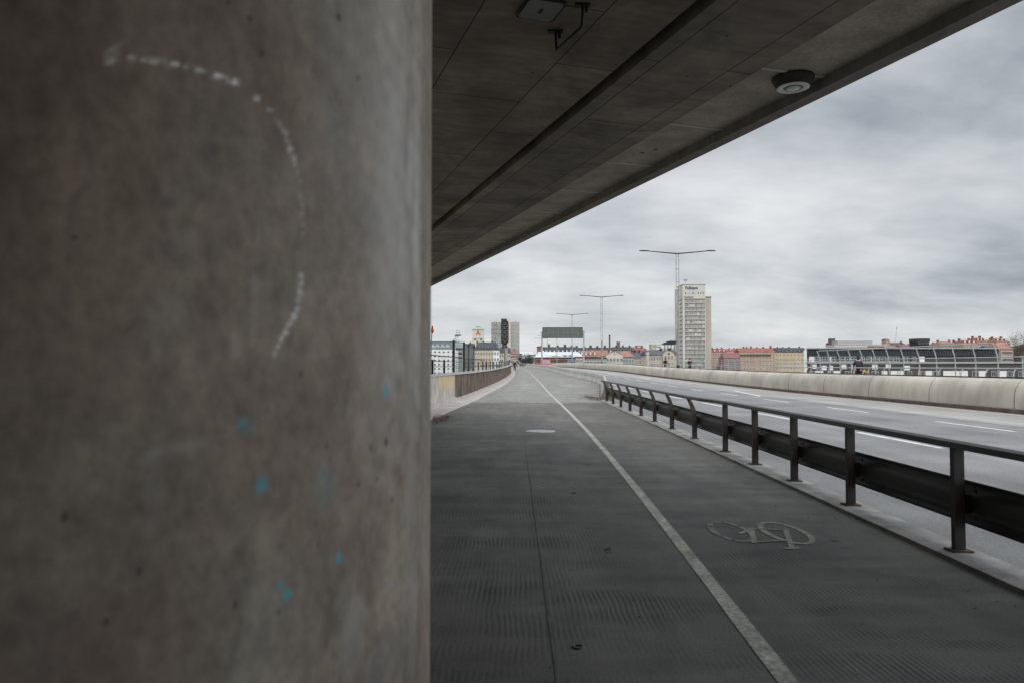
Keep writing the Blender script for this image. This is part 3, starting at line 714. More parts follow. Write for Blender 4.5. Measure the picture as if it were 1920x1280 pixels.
# low rail on top of it
LR = thing('barrier_rail', 'low pale metal rail on bent posts along the top of the rounded barrier', 'railing')
ys_ = list(np.arange(8, 60, 2)) + list(np.arange(60, 230, 6))
MB().tube([(xbar(y) + .62, y, zr(y) + 1.62) for y in ys_], .026, 8).build('top_rail', M['fence_steel'], LR)
MB().strip([[(xbar(y) + .45 + a, y, zr(y) + h) for a, h in ((0, 1.262), (0, 1.30), (.1, 1.30), (.1, 1.262))] for y in ys_], closed=True, smooth=False).build('bottom_rail', M['rail_steel'], LR)
y = 24.5
while y < 150:
    MB().tube([(xbar(y) + .50, y, zr(y) + 1.29), (xbar(y) + .51, y, zr(y) + 1.42), (xbar(y) + .56, y, zr(y) + 1.53), (xbar(y) + .62, y, zr(y) + 1.60)], .022, 6).build('post', M['fence_steel'], LR)
    y += 1.62 if y < 60 else 3.24

# ------------------------------------------------------------------ outer fence of the sidewalk
OF = thing('bridge_fence', 'tall grey steel fence with rails along the outer edge of the bridge sidewalk', 'fence')
XF = lambda y: xbar(y) + 5.95
for h, r_ in ((1.02, .020), (1.30, .02), (1.60, .026)):
    MB().tube([(XF(y), y, zr(y) + .55 + h) for y in ys_ if y > 18], r_, 6).build('rail', M['fence_steel'], OF)
MB().tube([(XF(y), y, zr(y) + .55 + .45) for y in ys_ if y > 18], .018, 6).build('rail', M['fence_steel'], OF)
y = 33.4; n = 0
while y < 190 and n < 95:
    b_ = (XF(y), y, zr(y) + .5); zt = zr(y) + .55
    if 36.5 < y < 58.5:
        pts = [b_, (XF(y), y, zt + 1.3), (XF(y) - .04, y, zt + 1.7), (XF(y) - .14, y, zt + 2.05), (XF(y) - .24, y, zt + 2.28)]
    else: pts = [b_, (XF(y), y, zt + 1.62)]
    MB().tube(pts, .035, 6).build('post', M['fence_steel'], OF); n += 1
    y += 1.78 if y < 70 else 2.4
MB().tube([(XF(y) - .24, y, zr(y) + .55 + 2.28) for y in np.arange(36.96, 58.4, 1.0)], .03, 6).build('top_rail', M['fence_steel'], OF)

# ------------------------------------------------------------------ parapet wall and fence on the left
PW = thing('parapet_wall', 'parapet wall of pale concrete and rusty brown panels along the left of the path', 'wall')
WH = 1.22
def wall_piece(name, ya, yb, m, x_in=0.0, h0=.10, h1=WH, th=.22, parent=PW, n=None):
    mb = MB(); rows = []
    for y in np.linspace(ya, yb, n or max(2, int((yb - ya) / 2) + 1)):
        x = xwall(y) + x_in; rows.append([(x, y, zp(y) + h0), (x, y, zp(y) + h1), (x - th, y, zp(y) + h1), (x - th, y, zp(y) + h0)])
    mb.strip(rows, closed=True, smooth=False); mb.add(rows[0], [(0, 1, 2, 3)]); mb.add(rows[-1], [(3, 2, 1, 0)])
    return mb.build(name, m, parent)
wall_piece('concrete_section', -30, 34.45, M['old_wall'], 0, .03, WH - .004)
wall_piece('painted_patch', 29.3, 34.35, M['yellow_wall'], .006, .62, WH - .03, .004)['label'] = 'yellow ochre painted upper part of the concrete section'
wall_piece('ledge', 8, 34.4, M['verge_concrete'], .10, .03, .20, .12)
yy = 34.5; k = 0
while yy < 150:
    L_ = 2.9 if yy < 100 else 6
    wall_piece('rusty_panel', yy + .04, yy + L_ - .04, M['rust_panel'], -.03, .12, WH - .004, .08, n=2)
    wall_piece('panel_post', yy - .035, yy + .035, M['rust_post'], .015, .06, WH - .004, .12, n=2)
    yy += L_
wall_piece('back_wall', 34.5, 190, M['old_wall'], -.12, .03, WH - .006, .2)
wall_piece('base_ledge', 34.45, 150, M['verge_concrete'], .02, .03, .11, .13)
wall_piece('coping', -30, 190, M['galv'], .05, WH, WH + .09, .34, n=110)['label'] = 'flat grey metal coping'
LFN = thing('wire_fence', 'black wire fence with posts standing on the coping of the parapet wall', 'fence')
XL = lambda y: xwall(y) - .12
zc_ = lambda y: zp(y) + WH + .085
for h in (.28, .50, .72):
    MB().tube([(XL(y), y, zc_(y) + h) for y in np.arange(10, 55, 1.5)], .014 if h < .7 else .02, 6).build('wire_rail', M['black_steel'], LFN)
for yq in np.arange(12, 54, 1.0):
    MB().tube([(XL(yq), yq, zc_(yq)), (XL(yq), yq, zc_(yq) + .72)], .006, 5).build('upright', M['black_steel'], LFN)
for px in (788, 811, 833, 897, 905, 912, 919, 925, 931, 936, 941, 945):
    u = (px - 960) / F; yq = 30.0
    for _ in range(40): yq = yq * .5 + .5 * XL(yq) / u
    MB().box(XL(yq) - .04, XL(yq) + .04, yq - .04, yq + .04, zc_(yq) - .01, zc_(yq) + (.55 if px < 900 else .62)).build('post', M['black_steel'], LFN)
MB().tube([(XL(y), y, zc_(y) + .55) for y in np.arange(54, 110, 4)], .02, 6).build('wire_rail', M['black_steel'], LFN)
MB().tube([(XL(y), y, zc_(y) + .30) for y in np.arange(54, 110, 4)], .014, 6).build('wire_rail', M['black_steel'], LFN)
for yq in np.arange(54, 105, 2.5):
    MB().box(XL(yq) - .02, XL(yq) + .02, yq - .02, yq + .02, zc_(yq) - .01, zc_(yq) + .55).build('upright', M['black_steel'], LFN)
# taller cage in the middle of that fence
TG = thing('tall_mesh_screen', 'tall dark mesh screen with four high posts rising above the wire fence', 'screen')
def ysolve(px, off=-.32):
    u = (px - 960) / F; yq = 34.0
    for _ in range(60): yq = yq * .6 + .4 * (xwall(yq) + off) / u
    return yq
tp = [(850.5, 638), (870, 641), (878.5, 645), (888.5, 648)]
tpos = []
for px, py in tp:
    yq = ysolve(px); p = at(px, py, yq); tpos.append(p)
    w = .055 if px < 875 else .04
    MB().box(p.x - w, p.x + w, yq - .05, yq + .05, zc_(yq) - .02, p.z).build('post', M['black_steel'], TG)
a, b_ = tpos[0], tpos[1]
mb = MB()
for i in range(1, 9):
    q = a.lerp(b_, i / 9); mb.tube([(q.x, q.y, zc_(q.y)), (q.x, q.y, q.z - .05)], .005, 4)
for i in range(9):
    f = i / 8; mb.tube([(a.x, a.y, zc_(a.y) + f * (a.z - zc_(a.y) - .05)), ((a.x + b_.x) / 2, (a.y + b_.y) / 2, zc_(b_.y) + f * (b_.z - zc_(b_.y) - .05) - (.05 if i == 8 else 0)), (b_.x, b_.y, zc_(b_.y) + f * (b_.z - zc_(b_.y) - .05))], .006 if i < 8 else .014, 4)
mb.build('wire_mesh', M['black_steel'], TG)
gm = bpy.data.materials.new('tinted_pane'); gm.use_nodes = True
_nt = gm.node_tree; _b = _nt.nodes['Principled BSDF']; _b.inputs['Base Color'].default_value = (.05, .062, .05, 1); _b.inputs['Roughness'].default_value = .35
_n = _nt.nodes.new('ShaderNodeTexNoise'); _n.inputs['Scale'].default_value = 3; _mr = _nt.nodes.new('ShaderNodeMapRange'); _mr.inputs['To Min'].default_value = .5; _mr.inputs['To Max'].default_value = .8
_nt.links.new(_n.outputs['Fac'], _mr.inputs['Value']); _nt.links.new(_mr.outputs[0], _b.inputs['Alpha'])
for a, b_ in ((tpos[1], tpos[2]), (tpos[2], tpos[3])):
    d = (b_ - a); d.z = 0; d.normalize(); a2, b2 = a + d * .06, b_ - d * .06
    mb = MB(); n = Vector((d.y, -d.x, 0)) * .008
    za, zb2 = zc_(a.y) + .12, zc_(b_.y) + .12
    vs = [Vector((p.x, p.y, zz)) + s_ * n for s_ in (-1, 1) for p, zz in ((a2, za), (b2, zb2), (b2, b_.z - .08 - .12), (a2, a.z - .08 - .12))]
    mb.add(vs, [(0, 1, 2, 3), (7, 6, 5, 4), (0, 4, 5, 1), (1, 5, 6, 2), (2, 6, 7, 3), (3, 7, 4, 0)]); mb.build('tinted_pane', gm, TG)
# orange flag on a pole by the pillar
yq = ysolve(807.5, -.12); fp = at(807.5, 668, yq)
FL = thing('marker_flag', 'orange flag hanging from a thin pole beside the edge of the pillar', 'flag', (fp.x, yq, zc_(yq)))
ft = at(810, 611, yq); hgt = ft.z - zc_(yq)
MB().tube([(0, 0, -.02), (.02, 0, hgt * .5), (.055, 0, hgt)], .014, 6).build('pole', M['rust_post'], FL)
k_ = yq / F
mb = MB(); rows = []
for t, (a_, b2) in enumerate([(.2, 1.2), (-.6, 2.2), (-1.2, 2.6), (-1.4, 3.6), (-1.0, 4.2), (-.4, 2.6), (0, 1.2)]):
    zz = hgt - t * 2.5 * k_; xx = .055 - t * .004
    rows.append([(xx + a_ * k_, -.012 + .01 * (t % 2), zz), (xx + (a_ + b2) * .5 * k_, -.03, zz - .01), (xx + b2 * k_, .0 + .02 * (t % 3), zz - .015), (xx + (a_ + b2) * .5 * k_, .012, zz)])
mb.strip(rows, closed=True, smooth=True); mb.build('cloth', M['orange_flag'], FL)
# five lamp signal on a grey mast behind the wall
sy = 94.0; sp = at(946.5, 690, sy)
SG = thing('signal_head', 'black oblong signal head with five round lamps on a grey mast behind the wall', 'signal', (sp.x, sy, zp(sy) - .3))
zb = zp(sy) - .3; k_ = sy / F
zt, z0_ = at(946.5, 600, sy).z - zb, at(946.5, 646, sy).z - zb; hw = 7.2 * k_
pts = [(hw * math.cos(R(a)), zt - hw + hw * math.sin(R(a))) for a in range(0, 181, 15)] + [(hw * math.cos(R(a)), z0_ + hw + hw * math.sin(R(a))) for a in range(180, 361, 15)]
MB().prism(pts, 'y', 0, .10).build('backplate', M['black_steel'], SG)
for i in range(5):
    zz = z0_ + hw * .95 + (zt - z0_ - hw * 1.9) * i / 4
    mb = MB(); n = 20; r1, r2 = hw * .62, hw * .50
    rows = [[(r_ * math.cos(2 * math.pi * q / n), yv, zz + r_ * math.sin(2 * math.pi * q / n)) for q in range(n)] for r_, yv in ((r1, 0.0), (r1, -.16), (r2, -.16), (r2, -.01))]
    mb.strip(rows, closed=True); v = mb.build('lamp_visor', M['dark_steel'], SG)
    mb = MB(); mb.add([(r2 * math.cos(2 * math.pi * q / n), -.012, zz + r2 * math.sin(2 * math.pi * q / n)) for q in range(n)], [tuple(range(n))]); mb.build('lens', M['glass'], v)
for i in range(4):
    zz = z0_ + hw * .95 + (zt - z0_ - hw * 1.9) * (i + .5) / 4; mb = MB()
    for s_ in (-1, 1):
        for s2 in (-1, 1): mb.tube([(s_ * hw * .80, -.02, zz + s2 * hw * .30), (s_ * hw * .2, -.02, zz + s2 * .02)], .028, 5)
    mb.build('cross_brace', M['galv'], SG)
MB().tube([(-.02, .15, 0), (-.02, .15, zt * .55), (0, .12, z0_ + .2)], .07, 8).build('mast', M['rust_post'], SG)
xg = at(949.5, 680, sy).x - sp.x; MB().box(xg - .16, xg + .16, .05, .35, 0, at(949, 652, sy).z - zb).build('cabinet', M['grey_wall'], SG)

# ------------------------------------------------------------------ street lamps
def lamp_post(Y, px, label, first=None):
    x = (px - 960) / F * Y; zb = zr(Y) + 1.255; top = 12.6
    if first: o = copy_tree(first)
    else:
        o = thing('street_lamp', label, 'street lamp', group='twin armed lamps along the barrier')
        MB().lathe([(0, 0), (.16, 0), (.16, .25), (.13, .35), (.125, .35)], n=12).build('base', M['dark_steel'], o)
        MB().tube([(0, 0, .3), (0, 0, 4.3)], [.17, .15], 12).build('lower_mast', M['lamp_grey'], o)
        mb = MB()
        for s_ in (-1, 1): mb.tube([(s_ * .10, 0, 4.15), (s_ * .15, 0, 4.6), (s_ * .15, 0, top - .05)], .048, 8)
        for zz in np.arange(5.2, top, 1.4): mb.box(-.11, .11, -.02, .02, zz, zz + .08)
        mb.build('twin_tube', M['galv'], o)
        for s_ in (-1, 1):
            a = MB().tube([(0, 0, top - .06), (s_ * 1.2, 0, top + .04), (s_ * 3.3, 0, top + .24)], [.075, .062, .05], 8).build('arm', M['dark_steel'], o)
            mb = MB(); sec = [(-.17, 0), (-.12, .07), (.12, .07), (.17, 0), (.1, -.05), (-.1, -.05)]
            rows = [[(s_ * xx, yv * sc, top + .25 + zv * sc) for yv, zv in sec] for xx, sc in ((3.1, .3), (3.3, .8), (3.7, 1), (4.1, .85), (4.25, .3))]
            mb.strip(rows, closed=True); mb.build('lamp_head', M['dark_steel'], a)
    o['label'] = label; o.location = (x, Y, zb - (1.3 if 250 < Y < 330 else 0))
    return o
l0 = lamp_post(82, 1271.5, 'nearest and tallest twin armed street lamp, in front of the stone tower')
lamp_post(142, 1128.5, 'second twin armed street lamp, standing left of the tall stone tower', l0)
lamp_post(196, 1073, 'twin armed street lamp whose arms show above the dark gantry sign', l0)
for Y, px in ((255, 1044), (312, 1026.5)):
    lamp_post(Y, px, 'distant thin twin armed street lamp whose arms are hidden by the gantry sign', l0)
lamp_post(372, 1017, 'farthest small twin armed street lamp below the left end of the gantry sign', l0)

# ------------------------------------------------------------------ overhead sign gantry
gy = 166.0
GS = thing('sign_gantry', 'wide dark green sign panel carried over the road on two grey posts', 'road sign', (0, gy, 0))
p0, p1 = at(1018, 633, gy), at(1091.5, 615, gy)
mb = MB().box(p0.x, p1.x, -.15, .15, p0.z, p1.z); mb.build('panel', M['sign_green'], GS)
fr = MB(); w = .12
for a in (p0.x - w, p1.x): fr.box(a, a + w, -.18, .18, p0.z - w, p1.z + w)
for a in (p0.z - w, p1.z): fr.box(p0.x, p1.x, -.18, .18, a, a + w)
fr.build('frame', M['dark_steel'], GS)
mb = MB()
for i in range(1, 8):
    xx = p0.x + (p1.x - p0.x) * i / 8 + .1; mb.box(xx - .03, xx + .03, -.175, -.152, p0.z, p1.z)
zz = (p0.z + p1.z) / 2; mb.box(p0.x, p1.x, -.170, -.1525, zz - .025, zz + .025)
mb.build('ribs', mat('rib_grey', (.17, .19, .175), .6, .05), GS)
for px, ytop in ((1016, 622), (1094.5, 621)):
    q = at(px, ytop, gy); MB().box(q.x - .16, q.x + .16, -.1, .22, zr(gy) - .1, q.z).build('post', M['galv'], GS)
    mb = MB().tube([(q.x - .45, .05, q.z - .35), (q.x + .45, .05, q.z - .35)], .05, 6); mb.box(q.x - .3, q.x + .3, -.1, .2, q.z - .02, q.z + .05); mb.build('crossarm', M['lamp_grey'], GS)
MB().box(p0.x - .4, p1.x + .4, .16, .36, p0.z + .5, p0.z + .8).build('beam', M['galv'], GS)

# ------------------------------------------------------------------ manhole cover
mp_ = G(1013.5, 808)
mc = tag(MB().lathe([(0, .012), (.30, .012), (.315, .016), (.36, .016), (.375, .003)], n=36).build('manhole_cover', M['manhole'], None, (mp_.x, mp_.y, zp(mp_.y))), 'pale round manhole cover in the cycle path', 'manhole cover')
for i, (px, py) in enumerate(((1084, 1213), (1076, 924), (1140, 1029))):
    p = G(px, py); mb = MB(); mb.lathe([(.024, .002), (.024, .008), (.032, .008), (.034, .002)], n=20); mb.lathe([(0, .0035), (.024, .0035)], n=20)
    tag(mb.build('survey_pin', M['dark_steel'], None, (p.x, p.y, zp(p.y))), ['small dark metal ring set in the path, nearest to the camera', 'small dark metal ring set in the path, farthest up the path', 'small dark metal ring set in the path near the white line, middle one'][i], 'metal ring', 'metal rings set in the path')
# dead leaves gathered at the barrier end and by the verge
def litter(cx, cy, n, sx, sy, name, label):
    mb = MB()
    for i in range(n):
        x, y = rng.normal(cx, sx), rng.normal(cy, sy); a = rng.uniform(0, 6.28); r_ = rng.uniform(.02, .05); zz = zp(y) + rng.uniform(.006, .03)
        mb.add([(x + r_ * math.cos(a + t), y + r_ * math.sin(a + t), zz + rng.uniform(-.004, .02)) for t in (0, 1.7, 3.1, 4.6)], [(0, 1, 2, 3)])
    return tag(mb.build(name, mat(name + '_brown', (.13, .085, .055), .9, .3, 8)), label, 'leaves', kind='stuff')
litter(4.05, 37.5, 420, .22, 1.6, 'dead_leaves', 'brown dead leaves drifted against the end of the concrete blocks')
litter(-2.2, 22.6, 420, .2, .9, 'leaf_litter', 'brown dead leaves lying along the verge by the pillar')

mb = MB()
for i in range(260):
    y = rng.uniform(2.5, 16); x = rng.uniform(xverge(y) + .2, xkerb_in(y) - .05); r_ = rng.uniform(.003, .010)
    mb.add([(x + r_ * math.cos(a + i), y + r_ * math.sin(a + i), zp(y) + .001 + (.8 * r_ if k else 0)) for k in (0, 1) for a in (0, 2.1, 4.2)], [(0, 1, 4, 3), (1, 2, 5, 4), (2, 0, 3, 5), (3, 4, 5)])
tag(mb.build('grit', mat('grit_stone', (.25, .235, .21), .9, .4, 30)), 'small pale grit scattered over the ribbed path', 'grit', kind='stuff')

# ------------------------------------------------------------------ people
def skin_mesh(name, verts, edges, rad, m, levels=1):
    me = bpy.data.meshes.new(name); me.from_pydata(verts, edges, []); o = bpy.data.objects.new(name, me); COL.objects.link(o)
    o.modifiers.new('skin', 'SKIN')
    sv = me.skin_vertices[0].data
    for i, r_ in enumerate(rad): sv[i].radius = (r_, r_) if not isinstance(r_, tuple) else r_
    sv[0].use_root = True
    sb = o.modifiers.new('sub', 'SUBSURF'); sb.levels = levels; sb.render_levels = levels
    me2 = eval_mesh(o, name); bpy.data.objects.remove(o)
    me2.materials.clear(); me2.materials.append(m)
    for p in me2.polygons: p.use_smooth = True; p.material_index = 0
    return me2
def person(loc, rz, label, jacket, trousers, hair, stride=.18, arm=.1, bag=None, fold=False):
    t = thing('person', label, 'person', loc, rz)
    jm = mat('jacket', jacket, .85, .15, 8); tm = mat('trousers', trousers, .9, .15, 8); sm = mat('shoes', (.02, .02, .02), .7, .1)
    st = stride
    # figure looks towards -Y
    J = {'pel': (0, 0, .95), 'chest': (0, 0, 1.25), 'neck': (0, 0, 1.48), 'head0': (0, -.015, 1.58), 'head1': (0, -.02, 1.70)}
    lk = [(-.095, -st * .5, .52), (.095, st * .35, .52)]; la = [(-.1, -st, .09), (.1, st, .10)]
    le = [(-.25, arm * .4, 1.18), (.25, -arm * .4, 1.18)]; lw = [(-.26, arm - .06, .93), (.26, -arm - .06, .93)]
    if fold: lw = [(-.06, -.2, 1.22), (.08, -.2, 1.26)]
    V = [J['pel'], J['chest'], J['neck'], J['head0'], J['head1']]; rad = [.13, (.15, .11), .052, .082, .085]; E = [(0, 1), (1, 2), (2, 3), (3, 4)]
    for s_ in (0, 1):
        sx = -1 if s_ == 0 else 1
        i = len(V); V += [(sx * .17, 0, 1.40), le[s_], lw[s_], (lw[s_][0], lw[s_][1] - .03, lw[s_][2] - .08)]; rad += [.055, .042, .03, .032]; E += [(2, i), (i, i + 1), (i + 1, i + 2), (i + 2, i + 3)]
        i = len(V); V += [(sx * .095, 0, .86), lk[s_], la[s_], (la[s_][0], la[s_][1] - .14, .04)]; rad += [.085, .058, .04, .04]; E += [(0, i), (i, i + 1), (i + 1, i + 2), (i + 2, i + 3)]
    o = bpy.data.objects.new('body', skin_mesh('body', V, E, rad, M['skin'], 2)); COL.objects.link(o); o.parent = t
    mb = MB(); mb.lathe([(.004, .0), (.016, -.03), (.012, -.05), (0, -.055)], c=(0, -.105, 1.655), n=6)
    mb.build('nose', M['skin'], o)
    V = [(0, 0, .82), (0, 0, 1.05), (0, 0, 1.28), (0, 0, 1.44), (0, 0, 1.50)]; rad = [(.18, .135), (.165, .13), (.185, .135), (.12, .09), .07]; E = [(0, 1), (1, 2), (2, 3), (3, 4)]
    for s_ in (0, 1):
        sx = -1 if s_ == 0 else 1; i = len(V); V += [(sx * .185, 0, 1.40), le[s_], lw[s_]]; rad += [.075, .06, .047]; E += [(3, i), (i, i + 1), (i + 1, i + 2)]
    o = bpy.data.objects.new('jacket', skin_mesh('jacket', V, E, rad, jm, 2)); COL.objects.link(o); o.parent = t
    V = [(0, 0, .97), (0, 0, .88)]; rad = [(.155, .12), (.15, .12)]; E = [(0, 1)]
    for s_ in (0, 1):
        sx = -1 if s_ == 0 else 1; i = len(V); V += [(sx * .095, 0, .80), lk[s_], (la[s_][0], la[s_][1], .10)]; rad += [.10, .075, .06]; E += [(1, i), (i, i + 1), (i + 1, i + 2)]
    o = bpy.data.objects.new('trousers', skin_mesh('trousers', V, E, rad, tm, 2)); COL.objects.link(o); o.parent = t
    for s_ in (0, 1):
        p = la[s_]; mb = MB(); mb.strip([[(p[0] - w, p[1] + y, 0), (p[0] + w, p[1] + y, 0), (p[0] + w * .8, p[1] + y, h), (p[0] - w * .8, p[1] + y, h)] for y, w, h in ((.07, .03, .06), (.05, .045, .12), (-.05, .048, .11), (-.15, .045, .06), (-.19, .025, .03))], closed=True); mb.build('shoe', sm, t)
    mb = MB(); rows = []
    mb.lathe([(.094, -.02), (.100, .03), (.092, .07), (.06, .105), (0, .12)], c=(0, .005, 1.665), n=14); mb.lathe([(.094, -.02), (.085, -.09), (.06, -.13)], c=(0, .022, 1.665), n=14)
    mb.build('hair', hair, t)
    if bag: 
        mb = MB(); mb.strip([[(-w, y, zz) for zz, y, w in ()] or [(-w, .12, zz), (w, .12, zz), (w * .85, .12 + d_, zz), (-w * .85, .12 + d_, zz)] for zz, w, d_ in ((.98, .10, .03), (1.0, .15, .14), (1.25, .15, .16), (1.42, .13, .10), (1.46, .08, .03))], closed=True); mb.build('backpack', bag, t)
    return t
person((.44, 121, zp(121)), R(170), 'person in dark coat and trousers walking on the far cycle path', (.014, .014, .018), (.02, .022, .03), M['hair_grey'], .16)
sw = lambda Y: zr(Y) + .55
yb_ = 100.; xx = (1247.5 - 960) / F * yb_; person((xx, yb_, sw(yb_)), R(150), 'person in black walking on the sidewalk left of the tall lamp mast', (.012, .011, .011), (.014, .014, .014), M['hair_dark'], .15)
yb_ = 86.; xx = (1293.5 - 960) / F * yb_; person((xx, yb_, sw(yb_)), R(5), 'person in black jacket facing us right of the tall lamp mast', (.012, .011, .013), (.02, .02, .022), M['hair_dark'], .08, fold=True)
yb_ = 44.; xx = (1609 - 960) / F * yb_
pz = person((xx, yb_, sw(yb_)), R(150), 'person with dark backpack and cap behind the barrier before the dark building', (.05, .018, .018), (.015, .015, .018), M['hair_dark'], .2, bag=mat('backpack_blue', (.02, .026, .038), .8, .2, 8))
bagp = at(1622, 692, yb_ - .1); mb = MB()
mb.strip([[(-w, -.05, zz), (w, -.05, zz), (w, .05, zz), (-w, .05, zz)] for zz, w in ((-.07, .07), (0, .085), (.05, .08), (.06, .02), (.14, .012))], closed=True, smooth=False)
tag(mb.build('hand_bag', mat('bag_yellow', (.42, .30, .04), .7, .1, 6), None, (bagp.x - .08, bagp.y, sw(yb_) + .88)), 'small yellow bag held by the person with the backpack', 'bag')

# ------------------------------------------------------------------ vehicles
def vehicle(name, label, loc, rz, paint, van=False):
    t = thing(name, label, 'van' if van else 'car', loc, rz)
    H = 2.05 if van else 1.46; Lh = 2.35 if van else 2.15; W_ = .93 if van else .88
    # side profile (y forward = -y), points (y, z)
    if van: pr = [(-Lh, .35), (-Lh, .85), (-Lh + .15, 1.0), (-Lh + .85, 1.15), (-1.0, 1.95), (-.7, H), (Lh - .1, H), (Lh, 1.9), (Lh, .35)]
    else: pr = [(-Lh, .32), (-Lh, .65), (-Lh + .2, .80), (-1.0, .92), (-.35, H - .05), (.1, H), (1.0, H - .03), (1.7, .98), (Lh, .92), (Lh, .35)]
    def hw(zv): return W_ * (1 - max(0, (zv - (1.05 if van else .85))) * (.10 if van else .28))
    mb = MB(); rows = [[(s_ * hw(zv), y, zv) for s_ in (-1, -.85, .85, 1)] for y, zv in pr]
    mb.strip(rows, closed=False, smooth=False)
    for k in (0, 3): mb.add([r_[k] for r_ in rows], [tuple(range(len(rows)))])
    mb.add([rows[0][0], rows[0][3], rows[-1][3], rows[-1][0]], [(0, 1, 2, 3)]); mb.build('body', paint, t)
    a, b_ = (pr[3], pr[4]) if van else (pr[3], pr[4]); q = lambda f: (a[0] + (b_[0] - a[0]) * f, a[1] + (b_[1] - a[1]) * f)
    n = Vector((0, -(b_[1] - a[1]), (b_[0] - a[0]))).normalized() * .012; n = Vector((0, -abs(n.y), abs(n.z)))
    c0, c1 = q(.08), q(.92); mb = MB(); mb.add([Vector((s_ * hw(c[1]) * .9, c[0], c[1])) + n for c in (c0, c1) for s_ in (-1, 1)], [(0, 1, 3, 2)]); mb.build('windscreen', M['pale_glass'] if van else M['glass'], t)
    for s_ in (-1, 1):
        mb = MB(); zs_ = (1.2, 1.8) if van else (.95, H - .12)
        ya, yb_, yc, yd = ((-1.0, -.85, -.1, -.1) if van else (-.75, -.25, 1.0, 1.45))
        mb.add([(s_ * (hw(zs_[0]) + .008), ya, zs_[0]), (s_ * (hw(zs_[0]) + .008), yd, zs_[0]), (s_ * (hw(zs_[1]) + .008), yc, zs_[1]), (s_ * (hw(zs_[1]) + .008), yb_, zs_[1])], [(0, 1, 2, 3)]); mb.build('side_window', M['glass'], t)
        h = MB().box(s_ * W_ * .72 - .16, s_ * W_ * .72 + .16, -Lh - .02, -Lh + .05, .66 if van else .52, .84 if van else .64); h.build('headlight', M['headlight'], t)
        for yw in (-Lh * .62, Lh * .62):
            r_ = .33
            vs = [[(s_ * xq, yw + rr * math.cos(2 * math.pi * i / 20), .33 + rr * math.sin(2 * math.pi * i / 20)) for i in range(20)] for xq, rr in ((W_ - .2, r_), (W_ + .01, r_), (W_ + .015, .22))]
            w_ = thing_part('wheel', t); mb = MB(); mb.strip(vs, closed=True); mb.build('tyre', M['tyre'], w_)
            mb = MB(); mb.add([(s_ * (W_ + .012), yw + .22 * math.cos(2 * math.pi * i / 16), .33 + .22 * math.sin(2 * math.pi * i / 16)) for i in range(16)], [tuple(range(16))]); mb.build('rim', M['galv'], w_)
    MB().box(-W_ * .95, W_ * .95, -Lh - .04, -Lh + .1, .33, .52).build('bumper', M['tyre'], t)
    return t
def thing_part(name, parent):
    o = bpy.data.objects.new(name, None); COL.objects.link(o); o.parent = parent; return o
yv = 160; vehicle('red_van', 'red van with pale windscreen coming towards us behind the concrete blocks', ((1020 - 960) / F * yv + .35, yv, zr(yv)), R(4), M['car_red'], True)
yv = 236; vehicle('blue_van', 'blue van behind the far end of the rounded barrier', (((1070 - 960) / F) * yv, yv, zr(yv) + .5), R(184), M['car_blue'], True)
vehicle('dark_car', 'dark parked car below the bare trees at the far end, left one', (((981 - 960) / F) * 300, 300, 1.45), R(20), M['car_dark'])
vehicle('dark_car', 'dark car at the far end of the path, next to the concrete blocks', (((990 - 960) / F) * 290, 290, 1.42), R(-5), M['car_dark'])

# ------------------------------------------------------------------ trees
def tree(name, label, base, h, rc, seed, leafy=0, group=None, m=None, n=900):
    g = np.random.default_rng(seed); t = thing(name, label, 'tree', base, g.uniform(0, 6.28), group)
    mb = MB(); top = h * .55
    mb.tube([(0, 0, -.3), (.03 * h * g.normal() * .3, 0, top * .5), (0, 0, top), (0, 0, h * .9)], [.03 * h, .022 * h, .014 * h, .003 * h], 7)
    tips = []
    for k in range(13):
        a = k * 2.4 + g.uniform(-.3, .3); z0 = h * g.uniform(.25, .7); L_ = rc * g.uniform(.6, 1.05)
        e = (L_ * math.cos(a), L_ * math.sin(a), z0 + h * g.uniform(.15, .4)); mid = (e[0] * .45, e[1] * .45, z0 + (e[2] - z0) * .35)
        mb.tube([(0, 0, z0), mid, e], [.010 * h, .006 * h, .002 * h], 5); tips.append((mid, e))
    mb.build('trunk', M['bark'], t)
    mb = MB()
    for i in range(n):
        mid, e = tips[g.integers(len(tips))]; f = g.uniform(0, 1.1)
        p = Vector(mid).lerp(Vector(e), f) + Vector(g.normal(0, rc * .16, 3)); d = Vector((p.x * .5 + g.normal(0, rc * .3), p.y * .5 + g.normal(0, rc * .3), abs(g.normal(.5, .4)) * rc)).normalized()
        if leafy:
            s_ = h * g.uniform(.02, .045); a = Vector(g.normal(0, 1, 3)).normalized() * s_; b_ = Vector(g.normal(0, 1, 3)).normalized() * s_; mb.add([p - a, p + b_, p + a], [(0, 1, 2)])
        else:
            L_ = h * g.uniform(.05, .13); w = Vector((d.y, -d.x, .2)).normalized() * h * .0065; mb.add([p - w, p + w, p + d * L_], [(0, 1, 2)])
    mb.build('crown', m or (M['dark_leaf'] if leafy else M['twig']), t)
    return t
hx = at(1925, 690, 330)
rows = []
for i, yv in enumerate(np.linspace(-1, 1, 13)):
    r_ = []
    for j, xv in enumerate(np.linspace(-1, 1, 17)):
        d = min(1, math.hypot(xv, yv)); hh = (math.cos(d * math.pi) * .5 + .5) * 35.5 + (rng.random() - .5) * 1.2 * (d < .9)
        r_.append((hx.x + 18 + xv * 75, 350 + yv * 60, GZ - .5 + hh))
    rows.append(r_)
mb = MB(); mb.strip(rows); struct(mb.build('hill', M['hillside']))
def hillz(x, y):
    d = min(1, math.hypot((x - hx.x - 18) / 75, (y - 350) / 60)); return GZ - .5 + (math.cos(d * math.pi) * .5 + .5) * 35.5
